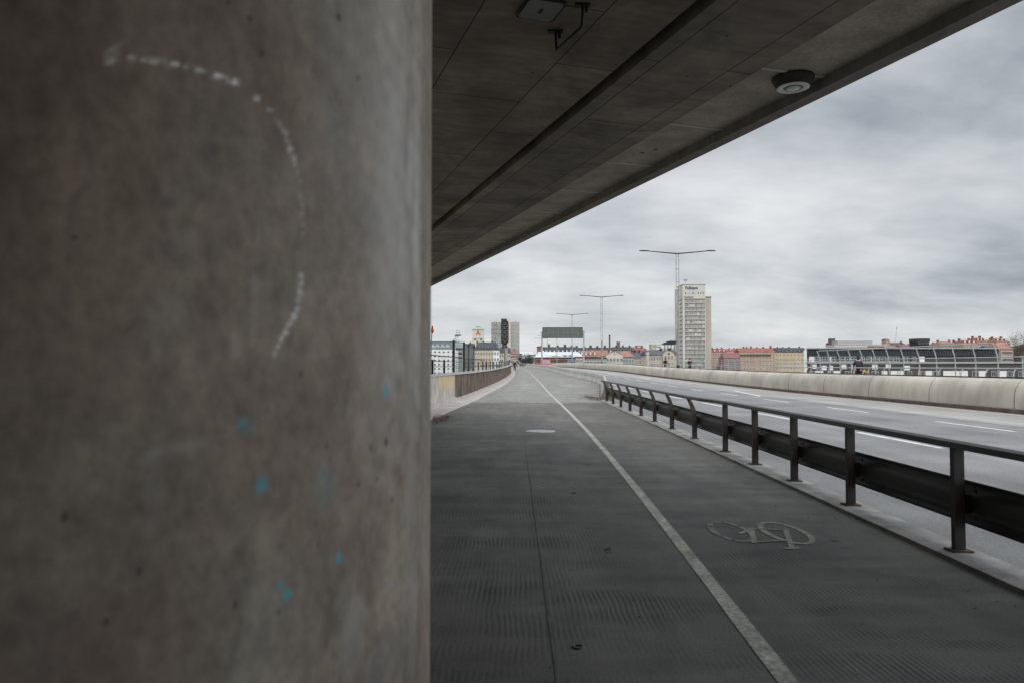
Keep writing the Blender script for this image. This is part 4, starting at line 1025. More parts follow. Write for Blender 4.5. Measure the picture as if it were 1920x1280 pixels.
for i, (px, yv, h, rc, lab) in enumerate(((1879, 300, 11, 5, 'bare brown tree at the left foot of the wooded hill'), (1889, 310, 11, 5, 'bare brown tree second from the left on the wooded hill'), (1899, 305, 12, 5.5, 'bare brown tree in the middle of the wooded hill, in front'), (1909, 312, 12, 5.5, 'bare brown tree right of the middle of the wooded hill'), (1919, 306, 13, 6, 'bare brown tree at the right edge of the picture'), (1893, 335, 12, 6, 'bare tree on the upper slope, left one behind the front trees'), (1907, 338, 12, 6, 'bare tree on top of the wooded hill, second one back'), (1922, 340, 13, 7, 'tallest bare tree on the hill crest at the picture edge'), (1884, 322, 11, 5.5, 'bare brown tree behind the two leftmost trees of the hill'), (1900, 325, 11, 5.5, 'bare brown tree in the second row, centre of the hill'), (1914, 326, 12, 6, 'bare brown tree in the second row, right part of the hill'), (1876, 340, 10, 5, 'bare tree on the left shoulder of the hill behind the house'))):
    x = (px - 960) / F * yv; tree('bare_tree', lab, (x, yv, hillz(x, yv) - .3), h * .6, rc * .95, 40 + i, 0, 'bare trees on the hill', n=2000)
for i, (px, yv, h) in enumerate(((979, 330, 5.5), (986, 340, 6.5), (993, 350, 6))):
    tree('bush_tree', ['small dark tree left of the far cars', 'dark round tree behind the far cars at the end of the path', 'dark tree right of the far cars beside the pale houses'][i], ((px - 960) / F * yv, yv, .2), h, h * .42, 70 + i, 1, 'dark trees at the end of the path', n=1300)

# ------------------------------------------------------------------ buildings
def win_mesh(w, h, frame='frame_white', glass='glass'):
    mb = MB(); f = min(w, h) * .12
    mb.box(-w / 2, w / 2, -.06, .1, -h / 2, h / 2, 0)
    mb.add([(-w / 2 + f, -.075, -h / 2 + f), (-f * .4, -.075, -h / 2 + f), (-f * .4, -.075, h / 2 - f), (-w / 2 + f, -.075, h / 2 - f)], [(0, 1, 2, 3)], 1)
    mb.add([(f * .4, -.075, -h / 2 + f), (w / 2 - f, -.075, -h / 2 + f), (w / 2 - f, -.075, h / 2 - f), (f * .4, -.075, h / 2 - f)], [(0, 1, 2, 3)], 1)
    me = bpy.data.meshes.new('window'); me.from_pydata(mb.v, [], mb.f); me.materials.append(M[frame]); me.materials.append(M[glass]); me.polygons.foreach_set('material_index', mb.m); me.update()
    return me
def bld(name, label, x0, x1, ye, Y, wall, roof=None, yr=None, depth=12, win=None, cat='building', chim=(), gz=GZ, dorm=0, band=None, group=None, hip=.0):
    """x0,x1: facade edges; ye: eaves; yr: ridge (photo rows); Y: distance. A real block with walls down to the ground."""
    a, b_ = at(x0, ye, Y), at(x1, ye, Y); W = b_.x - a.x; zt = a.z
    t = thing(name, label, cat, ((a.x + b_.x) / 2, Y, gz), 0, group)
    H = zt - gz
    mb = MB().box(-W / 2, W / 2, 0, depth, -.3, H); wl = mb.build('wall', M[wall], t)
    rf = None
    if roof:
        ov = .35
        if yr is None or roof[0] == 'flat':
            mb = MB(); mb.box(-W / 2 - .2, W / 2 + .2, -.2, depth + .2, H, H + .35); rf = mb.build('roof', M[roof[1]], t); rh = .35
        elif roof[0] == 'ridge':
            rh = at(x0, yr, Y + depth / 2).z - zt; hp = hip * W
            vs = [(-W / 2 - ov, -ov, H), (W / 2 + ov, -ov, H), (W / 2 + ov, depth + ov, H), (-W / 2 - ov, depth + ov, H), (-W / 2 + hp, depth / 2, H + rh), (W / 2 - hp, depth / 2, H + rh)]
            rf = MB().add(vs, [(0, 1, 5, 4), (2, 3, 4, 5), (1, 2, 5), (3, 0, 4), (3, 2, 1, 0)]).build('roof', M[roof[1]], t)
        elif roof[0] == 'mansard':
            rh = at(x0, yr, Y + depth * .3).z - zt; i_ = min(depth * .28, 3.0)
            vs = [(-W / 2 - .2, -.2, H), (W / 2 + .2, -.2, H), (W / 2 + .2, depth + .2, H), (-W / 2 - .2, depth + .2, H), (-W / 2 + i_ * .6, i_, H + rh), (W / 2 - i_ * .6, i_, H + rh), (W / 2 - i_ * .6, depth - i_, H + rh), (-W / 2 + i_ * .6, depth - i_, H + rh)]
            rf = MB().add(vs, [(0, 1, 5, 4), (1, 2, 6, 5), (2, 3, 7, 6), (3, 0, 4, 7), (4, 5, 6, 7), (3, 2, 1, 0)]).build('roof', M[roof[1]], t)
        elif roof[0] == 'front':
            rh = at(x0, yr, Y).z - zt
            vs = [(-W / 2 - ov, .25, H), (W / 2 + ov, .25, H), (0, .25, H + rh + .25), (-W / 2 - ov, depth, H), (W / 2 + ov, depth, H), (0, depth, H + rh + .25)]
            rf = MB().add(vs, [(0, 2, 5, 3), (2, 1, 4, 5), (3, 5, 4), (0, 1, 2)]).build('roof', M[roof[1]], t)
            MB().prism([(-W / 2, H), (W / 2, H), (0, H + rh)], 'y', 0, .24).build('gable', M[wall], t)
            r_ = W * .035; mb = MB(); mb.add([(r_ * math.cos(i * .524), -.03, H + rh * .42 + r_ * 1.2 * math.sin(i * .524)) for i in range(12)], [tuple(range(12))]); mb.build('round_window', M['glass'], t)
        for f, w, h in chim:
            w *= .6; h *= .75
            cx = -W / 2 + f * W; cz = H + rh * (.75 if roof[0] in ('ridge',) else .9); cy = depth / 2 if roof[0] == 'ridge' else depth * .35
            mb = MB().box(cx - w / 2, cx + w / 2, cy - .5, cy + .5, cz - .5, H + rh + h); mb.box(cx - w / 2 - .12, cx + w / 2 + .12, cy - .62, cy + .62, H + rh + h, H + rh + h + .18)
            mb.build('chimney', M[{'red_roof': 'red_roof', 'slate': 'black_roof', 'black_roof': 'black_roof'}.get(roof[1], 'brown_brick')], rf)
        for i in range(dorm):
            cx = -W / 2 + (i + .5) / dorm * W * .92 + W * .04; w = min(1.7, W / dorm * .45); dy = .6 if roof[0] == 'mansard' else depth * .16
            zz = H + rh * .22; mb = MB().box(cx - w / 2, cx + w / 2, dy * .5, dy + 2.0, zz, zz + 1.35, 0); mb.add([(cx - w * .36, dy * .5 - .02, zz + .25), (cx + w * .36, dy * .5 - .02, zz + .25), (cx + w * .36, dy * .5 - .02, zz + 1.3), (cx - w * .36, dy * .5 - .02, zz + 1.3)], [(0, 1, 2, 3)], 1)
            mb.build('dormer', [M[roof[1]], M['frame_white'] if roof[1] != 'slate' else M['pale_glass']], rf)
    if win:
        nc, fh, ww, wh = win[:4]; fr = win[4] if len(win) > 4 else 'frame_white'; rows_max = win[5] if len(win) > 5 else 99
        me = win_mesh(ww, wh, fr); zlow = at(x0, 700, Y).z - gz; r_ = 0; zz = H - fh * .55; cnt = 0
        while zz > max(zlow, 1.5) and r_ < rows_max and cnt < 96:
            for c in range(nc):
                o = bpy.data.objects.new('window', me); COL.objects.link(o); o.parent = t; o.location = (-W / 2 + (c + .5) / nc * W, -.02, zz); cnt += 1
            zz -= fh; r_ += 1
    if band:
        for zz, hh, mm in band: MB().box(-W / 2 - .05, W / 2 + .05, -.12, -.001, H - zz - hh, H - zz).build('cornice', M[mm], t)
    return t, W, H

# -- left of the path
t, W, H = bld('office_building', 'white office building with a teal glass top storey left of the wire fence screen', 795, 853, 655, 420, 'white_wall', None, depth=26, win=(7, 2.35, 1.1, .8, 'panel_grey'))
zt = at(800, 641, 423).z - GZ
MB().box(-W / 2 + .4, W / 2 - .6, 1.5, 14, H, zt).build('glass_storey', M['teal_glass'], t)
MB().box(-W / 2 + .2, W / 2 - .4, 1.2, 14.4, zt, zt + .25).build('roof', M['slate'], t)
mb = MB()
for i in range(9):
    cx = -W / 2 + 2 + (W - 5) * i / 9; mb.add([(cx, 1.46, H + 1.4), (cx + 1.5, 1.46, H + 1.4), (cx + 1.5 * (i % 2), 1.46, zt - .9)], [(0, 1, 2)])
mb.build('glass_panels', M['white_roof'], t)
# glass domed tower
dy = 520.0; dp = at(858.5, 690, dy); k_ = dy / F
t = thing('domed_tower', 'grey round domed tower with a railed platform on top, behind the mesh screen', 'tower', (dp.x, dy, GZ))
Zq = lambda py: at(858, py, dy).z - GZ
MB().lathe([(10.5 * k_, 0), (10.5 * k_, Zq(652))], n=28).build('wall', M['green_grey_wall'], t)
MB().lathe([(10.8 * k_, Zq(652)), (10.8 * k_, Zq(645)), (9.6 * k_, Zq(639)), (7.2 * k_, Zq(634)), (5.2 * k_, Zq(631.5)), (5.2 * k_, Zq(629)), (0, Zq(629))], n=28).build('dome', mat('dome_glass', (.34, .35, .35), .5, .15, .4), t)
MB().lathe([(6.6 * k_, Zq(629.2)), (6.6 * k_, Zq(628)), (0, Zq(627.8))], n=24).build('platform', M['slate'], t)
mb = MB()
for a in range(8): mb.tube([(3.6 * k_ * math.cos(a * .785), 3.6 * k_ * math.sin(a * .785), Zq(628)), (3.6 * k_ * math.cos(a * .785), 3.6 * k_ * math.sin(a * .785), Zq(619.5))], .06, 5)
for py in (619.5, 624): mb.tube([(3.6 * k_ * math.cos(a * .3927), 3.6 * k_ * math.sin(a * .3927), Zq(py)) for a in range(17)], .06, 5)
mb.build('railing', M['galv'], t)
for py in (656, 664, 672): MB().lathe([(10.53 * k_, Zq(py)), (10.56 * k_, Zq(py)), (10.56 * k_, Zq(py - 4)), (10.53 * k_, Zq(py - 4))], n=28).build('window', M['glass'], t)
# cream tower with green roof and a red letter
t, W, H = bld('clock_tower', 'cream square tower with a green copper roof and a big red letter', 885.5, 907.5, 618, 800, 'cream', None, depth=7, cat='tower')
k_ = 800 / F; d_ = W; 
zz = lambda py: at(896, py, 800).z - GZ
MB().add([(-W / 2 - .6, -.6, H), (W / 2 + .6, -.6, H), (W / 2 + .6, 7.6, H), (-W / 2 - .6, 7.6, H), (-W * .22, 2.2, zz(613.5)), (W * .22, 2.2, zz(613.5)), (W * .22, 5, zz(613.5)), (-W * .22, 5, zz(613.5))], [(0, 1, 5, 4), (1, 2, 6, 5), (2, 3, 7, 6), (3, 0, 4, 7), (3, 2, 1, 0), (4, 5, 6, 7)]).build('roof', M['copper'], t)
MB().box(-W * .2, W * .2, 2.3, 4.9, zz(613.5), zz(611.8)).build('roof_lantern', M['copper'], t)
MB().box(-W / 2 - .5, W / 2 + .5, -.5, -.002, zz(634), zz(633)).build('cornice', M['frame_white'], t)
MB().box(-W / 2 - .7, W / 2 + .7, -1.0, -.003, 0, zz(638)).build('lower_wall', M['cream'], t)
for cx in (-.25, .25): MB().box(cx * W - .9, cx * W + .9, -1.1, .05, zz(637), zz(635.2)).build('window', M['slate'], t)
def text_mesh(s, size, m, name, extr=.08):
    cu = bpy.data.curves.new(name, 'FONT'); cu.body = s; cu.size = size; cu.extrude = extr; cu.align_x = 'CENTER'; cu.align_y = 'CENTER'; cu.offset = size * .012
    o = bpy.data.objects.new(name, cu); COL.objects.link(o); me = eval_mesh(o, name); bpy.data.objects.remove(o); me.materials.clear(); me.materials.append(m); 
    o = bpy.data.objects.new(name, me); COL.objects.link(o); return o
o = text_mesh('Å', 12 * k_, M['letter_red'], 'letter', .15); o.parent = t; o.location = (0, -.25, zz(624.6)); o.rotation_euler = (R(90), 0, 0)
# slate roofed corner house
t, W, H = bld('corner_house', 'pink and white corner house with a steep dark slate roof behind the fence', 889, 936, 656, 400, 'beige', ('mansard', 'slate'), 641.5, 16, (9, 3.2, 1.0, 1.7), chim=((.1, 1.2, .6), (.35, 1, .5), (.7, 1, .5)), dorm=8)
MB().box(W * .27, W / 2 + .02, -.05, -.002, 0, H - .3).build('white_bay', M['white_wall'], t)
bld('grey_house', 'grey house with a dark roof squeezed between mesh screen and corner house', 868, 889, 654, 404, 'green_grey_wall', ('ridge', 'black_roof'), 644, 12, (4, 3.1, 1.1, 1.6), chim=((.6, 1.5, .8),))
# twin slab high rise
hy = 1500.0; k_ = hy / F
hp = at(947.5, 690, hy); t = thing('high_rise', 'pale high rise of two window gridded slabs with a darker core, behind the signal', 'high rise', (hp.x, hy, GZ))
Zh = lambda py: at(947, py, hy).z - GZ
def slab(xa, xb, py, y0_, y1_, m, name='slab'):
    return MB().box((xa - 947.5) * k_, (xb - 947.5) * k_, y0_, y1_, 0, Zh(py)).build(name, M[m], t)
slab(921, 941.5, 603.5, 0, 40, 'tower_side'); slab(957.6, 974, 603.5, 0, 40, 'tower_side'); slab(950.5, 957.5, 600, -6, 34, 'cream', 'core'); slab(939.5, 950.4, 597.5, 4, 34, 'slate', 'core')
for xa, xb, nc in ((921, 941.5, 9), (957.5, 974, 8)):
    for f in range(34):
        z1 = Zh(605.2) - f * 2.5 * k_; zlo = z1 - 1.7 * k_
        if zlo < Zh(690): break
        mb = MB(); wv = (xb - xa) * k_ / nc
        for c in range(nc):
            x = (xa - 947.5) * k_ + c * wv; mb.add([(x + wv * .1, -.05, zlo), (x + wv * .9, -.05, zlo), (x + wv * .9, -.05, z1), (x + wv * .1, -.05, z1)], [(0, 1, 2, 3)], 0 if rng.random() < .75 else 1)
        mb.build('window_band', [M['panel_dark'] if xa < 940 else M['panel_grey'], M['pale_glass']], t)
for xa, xb in ((926, 931), (963, 969)): MB().box((xa - 947.5) * k_, (xb - 947.5) * k_, 12, 28, Zh(603.5), Zh(601.6)).build('roof_box', M['galv'], t)
# street behind the signal
bld('apartment_house', 'beige apartment house with dark roof just right of the signal mast', 936, 957, 661, 440, 'beige', ('ridge', 'black_roof'), 652, 14, (5, 3.0, 1.2, 1.7), chim=((.3, 1.2, .8), (.75, 1.2, .8)))
bld('apartment_house', 'orange brown apartment house with a red roof above the walking person', 957, 972, 663, 460, 'pink_wall', ('ridge', 'maroon_roof'), 656, 14, (4, 3.0, 1.3, 1.7), chim=((.5, 1.3, .9),))
bld('apartment_house', 'narrow tan house next to the orange brown one at the far end', 966, 979, 668, 500, 'cream', ('ridge', 'slate'), 662, 12, (3, 3.0, 1.3, 1.7))
bld('pale_house', 'large pale grey house closing the street at the far end of the path', 976, 998, 664, 640, 'white_wall', ('ridge', 'white_roof'), 659, 14, (6, 3.2, 1.3, 1.8))
bld('cream_house', 'small cream house in front of the pale grey one at the street end', 985, 998, 675, 560, 'cream', ('ridge', 'slate'), 670, 12, (3, 3.2, 1.4, 1.7))
bld('grey_block', 'narrow dark grey block left of the brick hall with pale roof', 996, 1006, 665, 600, 'grey_wall', ('flat', 'slate'), None, 10, (3, 3.2, 1.4, 1.7))
# brick hall with pale roof
t, W, H = bld('brick_hall', 'low red brick hall with a pale metal roof behind the gantry sign', 1005, 1093, 669, 285, 'brick', ('ridge', 'white_roof'), 659, 16, None, hip=.06)
for zq in (1.0, 2.7): MB().box(-W / 2 + .3, W * .36, -.06, -.001, H - zq - .9, H - zq).build('window_band', M['glass'], t)
MB().box(-W / 2 - .1, W * .37, -.35, -.002, H - .25, H).build('gutter', M['black_roof'], t)
k_ = 285 / F
MB().add([(-W / 2 + .5, -.2, H), (-W / 2 + 5, -.2, H), (-W / 2 + 2.7, 4, at(1020, 655, 289).z - GZ), (-W / 2 + .5, 8, H), (-W / 2 + 5, 8, H)], [(0, 1, 2), (1, 4, 2), (4, 3, 2), (3, 0, 2)]).build('roof_peak', M['white_roof'], t)
for i, (fx, mm) in enumerate(((-.16, 'yellow_house'), (-.05, 'cream'), (.08, 'teal_glass'), (.2, 'teal_glass'))):
    xx = fx * W; MB().add([(xx, .35, H + .42), (xx + 1.6, .35, H + .42), (xx + 1.6, 2.6, H + 1.0), (xx, 2.6, H + 1.0)], [(0, 1, 2, 3)]).build('skylight', M[mm], t)
mb = MB()
bld('brick_end_house', 'orange brick end house right of the brick hall behind the right gantry post', 1079, 1094, 669.5, 283, 'pink_wall', ('flat', 'slate'), None, 6, (2, 2.4, 1.2, 1.2))
# long rows
bld('terrace_block', 'long black roofed terrace with small white dormers and brick gable, behind the brick hall', 1009, 1086, 663, 440, 'brown_brick', ('ridge', 'black_roof'), 650, 18, None, chim=((.1, 2, 1), (.28, 2, 2), (.5, 2, 1), (.68, 2.4, 1.6), (.85, 2, 1)), dorm=9)
bld('brick_gable_house', 'red brick gable at the left end of the black roofed terrace', 1008, 1017, 650, 436, 'brick', ('flat', 'black_roof'), None, 12, None)
bld('terrace_block', 'long black roofed terrace with white dormers left of the brown factory chimney', 1080, 1152, 663, 450, 'brown_brick', ('ridge', 'black_roof'), 651, 18, None, chim=((.05, 2, 1.2), (.25, 2, 1), (.42, 2.4, 1.4), (.6, 2, 1), (.8, 2, 1.4)), dorm=9)
bld('tiled_house', 'house with orange tiled roof and small white dormers right of the gantry', 1086, 1121, 668, 320, 'brick', ('ridge', 'tile'), 657, 14, None, dorm=4, hip=.12)
bld('tiled_house', 'plain orange tiled roof house left of the second lamp mast', 1108, 1142, 668, 340, 'pink_wall', ('ridge', 'tile'), 656, 14, None)
bld('gabled_house', 'cream gabled house with a round window right of the second lamp mast', 1136, 1168, 666, 300, 'cream', ('front', 'tile'), 659, 14, (5, 3.1, 1.1, 1.5))
bld('tiled_house', 'low grey walled house with bright orange hipped roof beside the cream gable', 1160, 1190, 668.5, 306, 'green_grey_wall', ('ridge', 'tile'), 658, 13, (5, 3.1, 1.1, 1.5), hip=.3)
bld('stone_wall_building', 'low grey green building behind the fence, between gantry and cream gable', 1093, 1137, 671.5, 290, 'green_grey_wall', ('flat', 'slate'), None, 10, (7, 2.8, 1.2, 1.3))
# factory chimney, small brick tower
q = at(1143.2, 690, 520); t = thing('factory_chimney', 'tall thin brown brick chimney rising above the black terrace roofs', 'chimney', (q.x, 520, GZ))
zc = at(1143, 628, 520).z - GZ; MB().lathe([(.75, 0), (.55, zc - 1), (.65, zc - .8), (.65, zc), (.4, zc)], n=14).build('shaft', M['brown_brick'], t); MB().lathe([(.66, zc - .7), (.7, zc - .65), (.7, zc - .3), (.66, zc - .25)], n=14).build('rim', M['black_steel'], t)
bld('brick_tower', 'small square brick tower on the skyline right of the factory chimney', 1157, 1162.5, 641.5, 540, 'brick', ('flat', 'brown_brick'), None, 3, (1, 2.6, .8, 1.0, 'brown_brick', 2), cat='tower')
bld('skyline_house', 'distant row with dark roof on the skyline left of the red roofs', 1150, 1192, 656, 470, 'grey_wall', ('ridge', 'black_roof'), 650, 14, None, chim=((.2, 1.6, 1), (.5, 1.6, 1.2), (.8, 1.6, 1)))
bld('skyline_house', 'distant red roofed house with a pale top right of the dark skyline row', 1189, 1214, 658, 430, 'pink_wall', ('ridge', 'red_roof'), 652, 12, None, chim=((.3, 1.6, .8), (.7, 1.8, .8)))
bld('flat_pale_house', 'small flat pale house perched above the red roofs on the skyline', 1194, 1206, 648.5, 520, 'cream', ('flat', 'slate'), None, 8, (4, 2.6, 1.2, 1.2, 'frame_white', 1))
bld('slate_house', 'dark slate roofed house in front of the red roofs, left of the beige barracks', 1184, 1216, 671, 310, 'orange_wall', ('ridge', 'slate'), 660, 13, (5, 3.1, 1.1, 1.5), chim=((.35, 1.3, 1.2), (.6, 1.3, 1)))
# beige classical building
t, W, H = bld('barracks_building', 'beige classical building with dark roof and an arched central gable, left of the stone tower', 1214, 1272, 665, 260, 'beige', ('ridge', 'slate'), 656, 13, (11, 2.25, .65, 1.3), chim=((.55, 1.4, .7), (.85, 1.6, .7)))
k_ = 260 / F; gx = (1253 - 1243) * k_; gw = 11 * k_
zq = at(1253, 665, 260).z - GZ; pk = at(1253, 657, 260).z - GZ
MB().prism([(gx - gw, 0), (gx + gw, 0), (gx + gw, zq), (gx + gw * .6, zq + (pk - zq) * .62), (gx, pk), (gx - gw * .6, zq + (pk - zq) * .62), (gx - gw, zq)], 'y', -.9, -.002).build('gable', M['beige'], t)
mb = MB(); mb.add([(gx + .35 * math.cos(i * .524), -.93, pk - 1.0 + .4 * math.sin(i * .524)) for i in range(12)], [tuple(range(12))]); mb.build('round_window', M['glass'], t)
wm = win_mesh(.65, 1.4)
for r_ in range(3):
    for c in (-1, 0, 1):
        o = bpy.data.objects.new('window', wm); COL.objects.link(o); o.parent = t; o.location = (gx + c * gw * .55, -.92, zq - .9 - r_ * 2.25)
MB().box(-W / 2 - .3, -W / 2 + .55, -.25, 3, 0, at(1214, 659.5, 260).z - GZ).build('corner_pier', M['cream'], t)
bld('yellow_block', 'pale yellow tower block far behind the beige barracks', 1221, 1231, 645.5, 620, 'yellow_house', ('flat', 'cream'), None, 10, (3, 2.8, 1.3, 1.3, 'frame_white', 3))
bld('pale_green_block', 'pale grey tower block right of the pale yellow one', 1231, 1239, 646.5, 640, 'white_wall', ('flat', 'galv'), None, 10, (3, 2.8, 1.3, 1.3, 'frame_white', 3))
# steel roof structure left of the tower
t = thing('steel_roof', 'dark stepped steel roof structure against the left side of the stone tower', 'roof structure', (at(1257, 690, 470).x, 470, GZ)); k_ = 470 / F; Z7 = lambda py: at(1257, py, 470).z - GZ
for (xa, xb, ya, yb2) in ((1246, 1268, 645.5, 643.6), (1250, 1269, 643, 641.2), (1256, 1270, 640.6, 639)):
    MB().box((xa - 1257) * k_, (xb - 1257) * k_, 0, 10, Z7(ya), Z7(yb2)).build('roof_plate', M['black_roof'], t)
for xa in (1248, 1254, 1260, 1266): MB().box((xa - 1257) * k_ - .2, (xa - 1257) * k_ + .2, 2, 2.4, 0, Z7(645)).build('column', M['black_steel'], t)
mb = MB()
for i in range(5): mb.tube([((1257 - 1257 + i * 2) * k_, 1, Z7(639)), ((i * 2 + 1.5) * k_, 1, Z7(637.4))], .08, 5)
mb.build('roof_frame', M['dark_steel'], t)
MB().box(-9 * k_, 11 * k_, 3, 9, 0, Z7(652)).build('lower_wall', M['white_wall'], t)

# -- the stone office tower
ty = 520.0; k_ = ty / F; tc_ = at(1302, 690, ty)
t = thing('office_tower', 'tall stone office tower with blue name letters and rows of small dark windows', 'office tower', (tc_.x, ty, GZ))
Zt = lambda py: at(1302, py, ty).z - GZ; X = lambda px: (px - 1302) * k_
TD = 16.0
MB().box(X(1281), X(1323.5), 0, TD, 0, Zt(534)).build('main_block', M['tower_stone'], t)
MB().box(X(1281) - .3, X(1323.5) + .3, -.3, TD + .3, Zt(534), Zt(532.8)).build('roof_edge', M['tower_wing'], t)
MB().box(X(1323.6), X(1336.6), 3.0, TD - 3, 0, Zt(557)).build('wing', M['tower_wing'], t)
MB().box(X(1323.6), X(1337), 2.7, TD - 2.7, Zt(557), Zt(555.8)).build('wing_roof', M['slate'], t)
MB().box(X(1274.5), X(1280.98), 12.5, 14.5, 0, Zt(541)).build('wing', M['tower_stone'], t)
MB().box(X(1274.3), X(1280.97), 12.3, 14.7, Zt(541), Zt(540)).build('wing_roof', M['tower_wing'], t)
NC = 16; wv = (X(1322.5) - X(1284.5)) / NC; pitchz = 7.83 * k_
for f in range(18):
    zt_ = Zt(560.3) - f * pitchz
    if zt_ < Zt(700): break
    mb = MB(); run = 0
    for c in range(NC):
        x = X(1284.5) + c * wv
        mb.box(x + wv * .16, x + wv * .84, -.06, .02, zt_ - 1.05, zt_, 0)                       # small dark panes
        if run <= 0 and rng.random() < .055: run = rng.integers(2, 6)
        m_ = 3 if run > 0 else (1 if rng.random() < .6 else 2); run -= 1
        mb.box(x + wv * .2, x + wv * .74, -.05, .02, zt_ - 2.55, zt_ - 1.12, m_)
    if f > 0 and rng.random() < .35:
        c = rng.integers(3, 12); x = X(1284.5) + c * wv; mb.box(x + wv * .2, x + wv * 1.2, -.07, .02, zt_ - 2.5, zt_ - 1.12, 4)
    mb.build('window_band', [M['glass'], M['panel_grey'], M['panel_dark'], M['panel_beige'], M['frame_white']], t)
    MB().box(X(1281) - .05, X(1281) + .02, 1.5, 11.5, zt_ - 1.1, zt_).build('side_window_band', M['panel_grey'], t)
for px in (1286.3, 1300.5, 1310.5, 1315, 1319.5): MB().box(X(px) - .28, X(px) + .28, -.06, .02, Zt(551.8), Zt(548)).build('window', M['glass'], t)
for px in (1291, 1296, 1305): MB().box(X(px) - .8, X(px) + .8, -.05, .02, Zt(551.8), Zt(548)).build('louvre', M['tower_side'], t)
MB().box(X(1284), X(1301), -.045, .02, Zt(559.5), Zt(556)).build('louvre', M['panel_grey'], t)
o = text_mesh('Folksam', 7.2 * k_, M['letter_blue'], 'letters', .15); o.parent = t; o.location = (X(1297.8), -.25, Zt(540.2)); o.rotation_euler = (R(90), 0, 0); 
bpy.context.view_layer.update(); o.scale.x = (23 * k_) / max(o.dimensions.x, .01)
mb = MB().tube([(X(1288.8), 4, Zt(533)), (X(1288.8), 4, Zt(522))], .12, 6)
for dx in (-3, -1.5, 1.5, 3): mb.tube([(X(1288.8), 4, Zt(526.5)), (X(1288.8 + dx), 4, Zt(525)), (X(1288.8 + dx), 4, Zt(521.5))], .14, 5); mb.box(X(1288.8 + dx) - .3, X(1288.8 + dx) + .3, 3.8, 4.2, Zt(525), Zt(522.5))
mb.build('antenna_mast', M['galv'], t)
for px in (1310, 1292.5): MB().box(X(px) - .7, X(px) + .7, 3, 4.5, Zt(533), Zt(531.3)).build('roof_box', M['galv'], t)

# -- right of the tower
bld('apartment_block', 'pink apartment block with red roof against the right foot of the stone tower', 1335, 1363, 660, 600, 'pink_wall', ('mansard', 'red_roof'), 653, 12, (6, 3.0, 1.2, 1.6), chim=((.1, 1.6, 1.0), (.45, 1.5, .8), (.75, 1.8, 1)), dorm=3)
bld('low_roof_house', 'low house with faded maroon roof between pink and orange apartment blocks', 1357, 1388, 671, 580, 'maroon_roof', ('ridge', 'maroon_roof'), 660.5, 14, (7, 3.0, 1.4, 1.7), hip=.1)
bld('skyline_house', 'distant red roofed house with white dormers right of the stone tower', 1362, 1392, 657, 700, 'pink_wall', ('ridge', 'red_roof'), 653.5, 12, None, chim=((.3, 2, .8), (.6, 2, .8)), dorm=2)
t, W, H = bld('apartment_block', 'long orange apartment block with bright red roof, chimneys and green balcony line', 1386, 1453, 659, 620, 'orange_wall', ('ridge', 'red_roof'), 652, 14, (11, 3.1, 1.1, 1.6), chim=((.19, 2, 1.2), (.28, 2.2, 1), (.40, 2, 1.6), (.57, 2.4, .6), (.75, 2, 1.2), (.96, 2.4, 2.2)), band=None)
MB().box(-W / 2 + .5, W * .38, -.9, -.002, H - 3.1, H - 2.1).build('balcony', mat('balcony_green', (.07, .085, .06), .8, .2, 1), t)
bld('apartment_block', 'yellow apartment block with grey slate roof left of the long dark building', 1453, 1514, 660.5, 625, 'yellow_house', ('mansard', 'slate'), 651.5, 14, (9, 3.6, 1.1, 1.7), chim=((.14, 1.8, .8), (.3, 2.2, .6), (.5, 2.6, .6), (.82, 1.6, 1.2)), dorm=7)
# long dark building by the bridge
ly = 96.0; k_ = ly / F; lc = at(1720, 690, ly)
t = thing('long_dark_building', 'long dark brick building with slanted roof glazing beyond the bridge fence', 'building', (lc.x, ly, GZ))
ZL = lambda py: at(1720, py, ly).z - GZ; XL_ = lambda px: (px - 1720) * k_
def obl(xa, xb, ya, yb2, z0, z1, name, m):                            # a block whose two ends are cut obliquely, as the site is
    sk = .42; return MB().prism([(xa + ya * sk, ya), (xb + ya * .66, ya), (xb + yb2 * .66, yb2), (xa + yb2 * sk, yb2)], 'z', z0, z1).build(name, m, t)
obl(XL_(1513), XL_(1990), 0, 14, 0, ZL(680), 'wall', M['dark_brick'])
obl(XL_(1513) - .1, XL_(1990) + .2, -.25, 14.2, ZL(680), ZL(677.5), 'roof_edge', M['galv'])
obl(XL_(1513), XL_(1873), .5, 13, ZL(677.4), ZL(667), 'upper_storey', M['dark_brick'])
zA, zB = ZL(667), ZL(653.5)
obl(XL_(1513), XL_(1873), .35, 13.1, zA, zB, 'roof_glazing', mat('dark_glazing', (.03, .034, .04), .6, .2, 1, spec=.15))
mb = MB()
for i in range(74):
    px = 1515 + i * 4.85; s_ = .28 if i % 6 < 4 else .1
    mb.tube([(XL_(px) - s_, .31, zB - .05), (XL_(px), .31, zA + .05)], .014, 4)
mb.build('glazing_bars', M['lamp_grey'], t)
obl(XL_(1513) - .05, XL_(1873) + .1, .1, 13.2, zB, zB + .16, 'roof', M['galv'])
MB().box(XL_(1507.5), XL_(1512.8), -.1, .2, 0, ZL(656)).build('end_column', M['white_wall'], t)
wm = win_mesh(.75, .75, 'galv'); wp = MB().box(-.42, .42, -.05, .1, -.42, .42)
wpm = wp.build('blind_panel', M['white_wall'], t); wpm.location = (XL_(1526), .5 - .0, ZL(672.3))
def put(me, name, px, py, yv, sx=1, sz=1):
    o = bpy.data.objects.new(name, me); COL.objects.link(o); o.parent = t; o.location = (XL_(px), yv, ZL(py)); o.scale = (sx, 1, sz)
for px in (1536, 1550, 1568, 1580, 1592, 1604, 1618, 1632, 1645, 1658, 1672, 1684, 1705, 1716): put(wm, 'window', px, 672.3, .46, rng.uniform(.8, 1.3), .9)
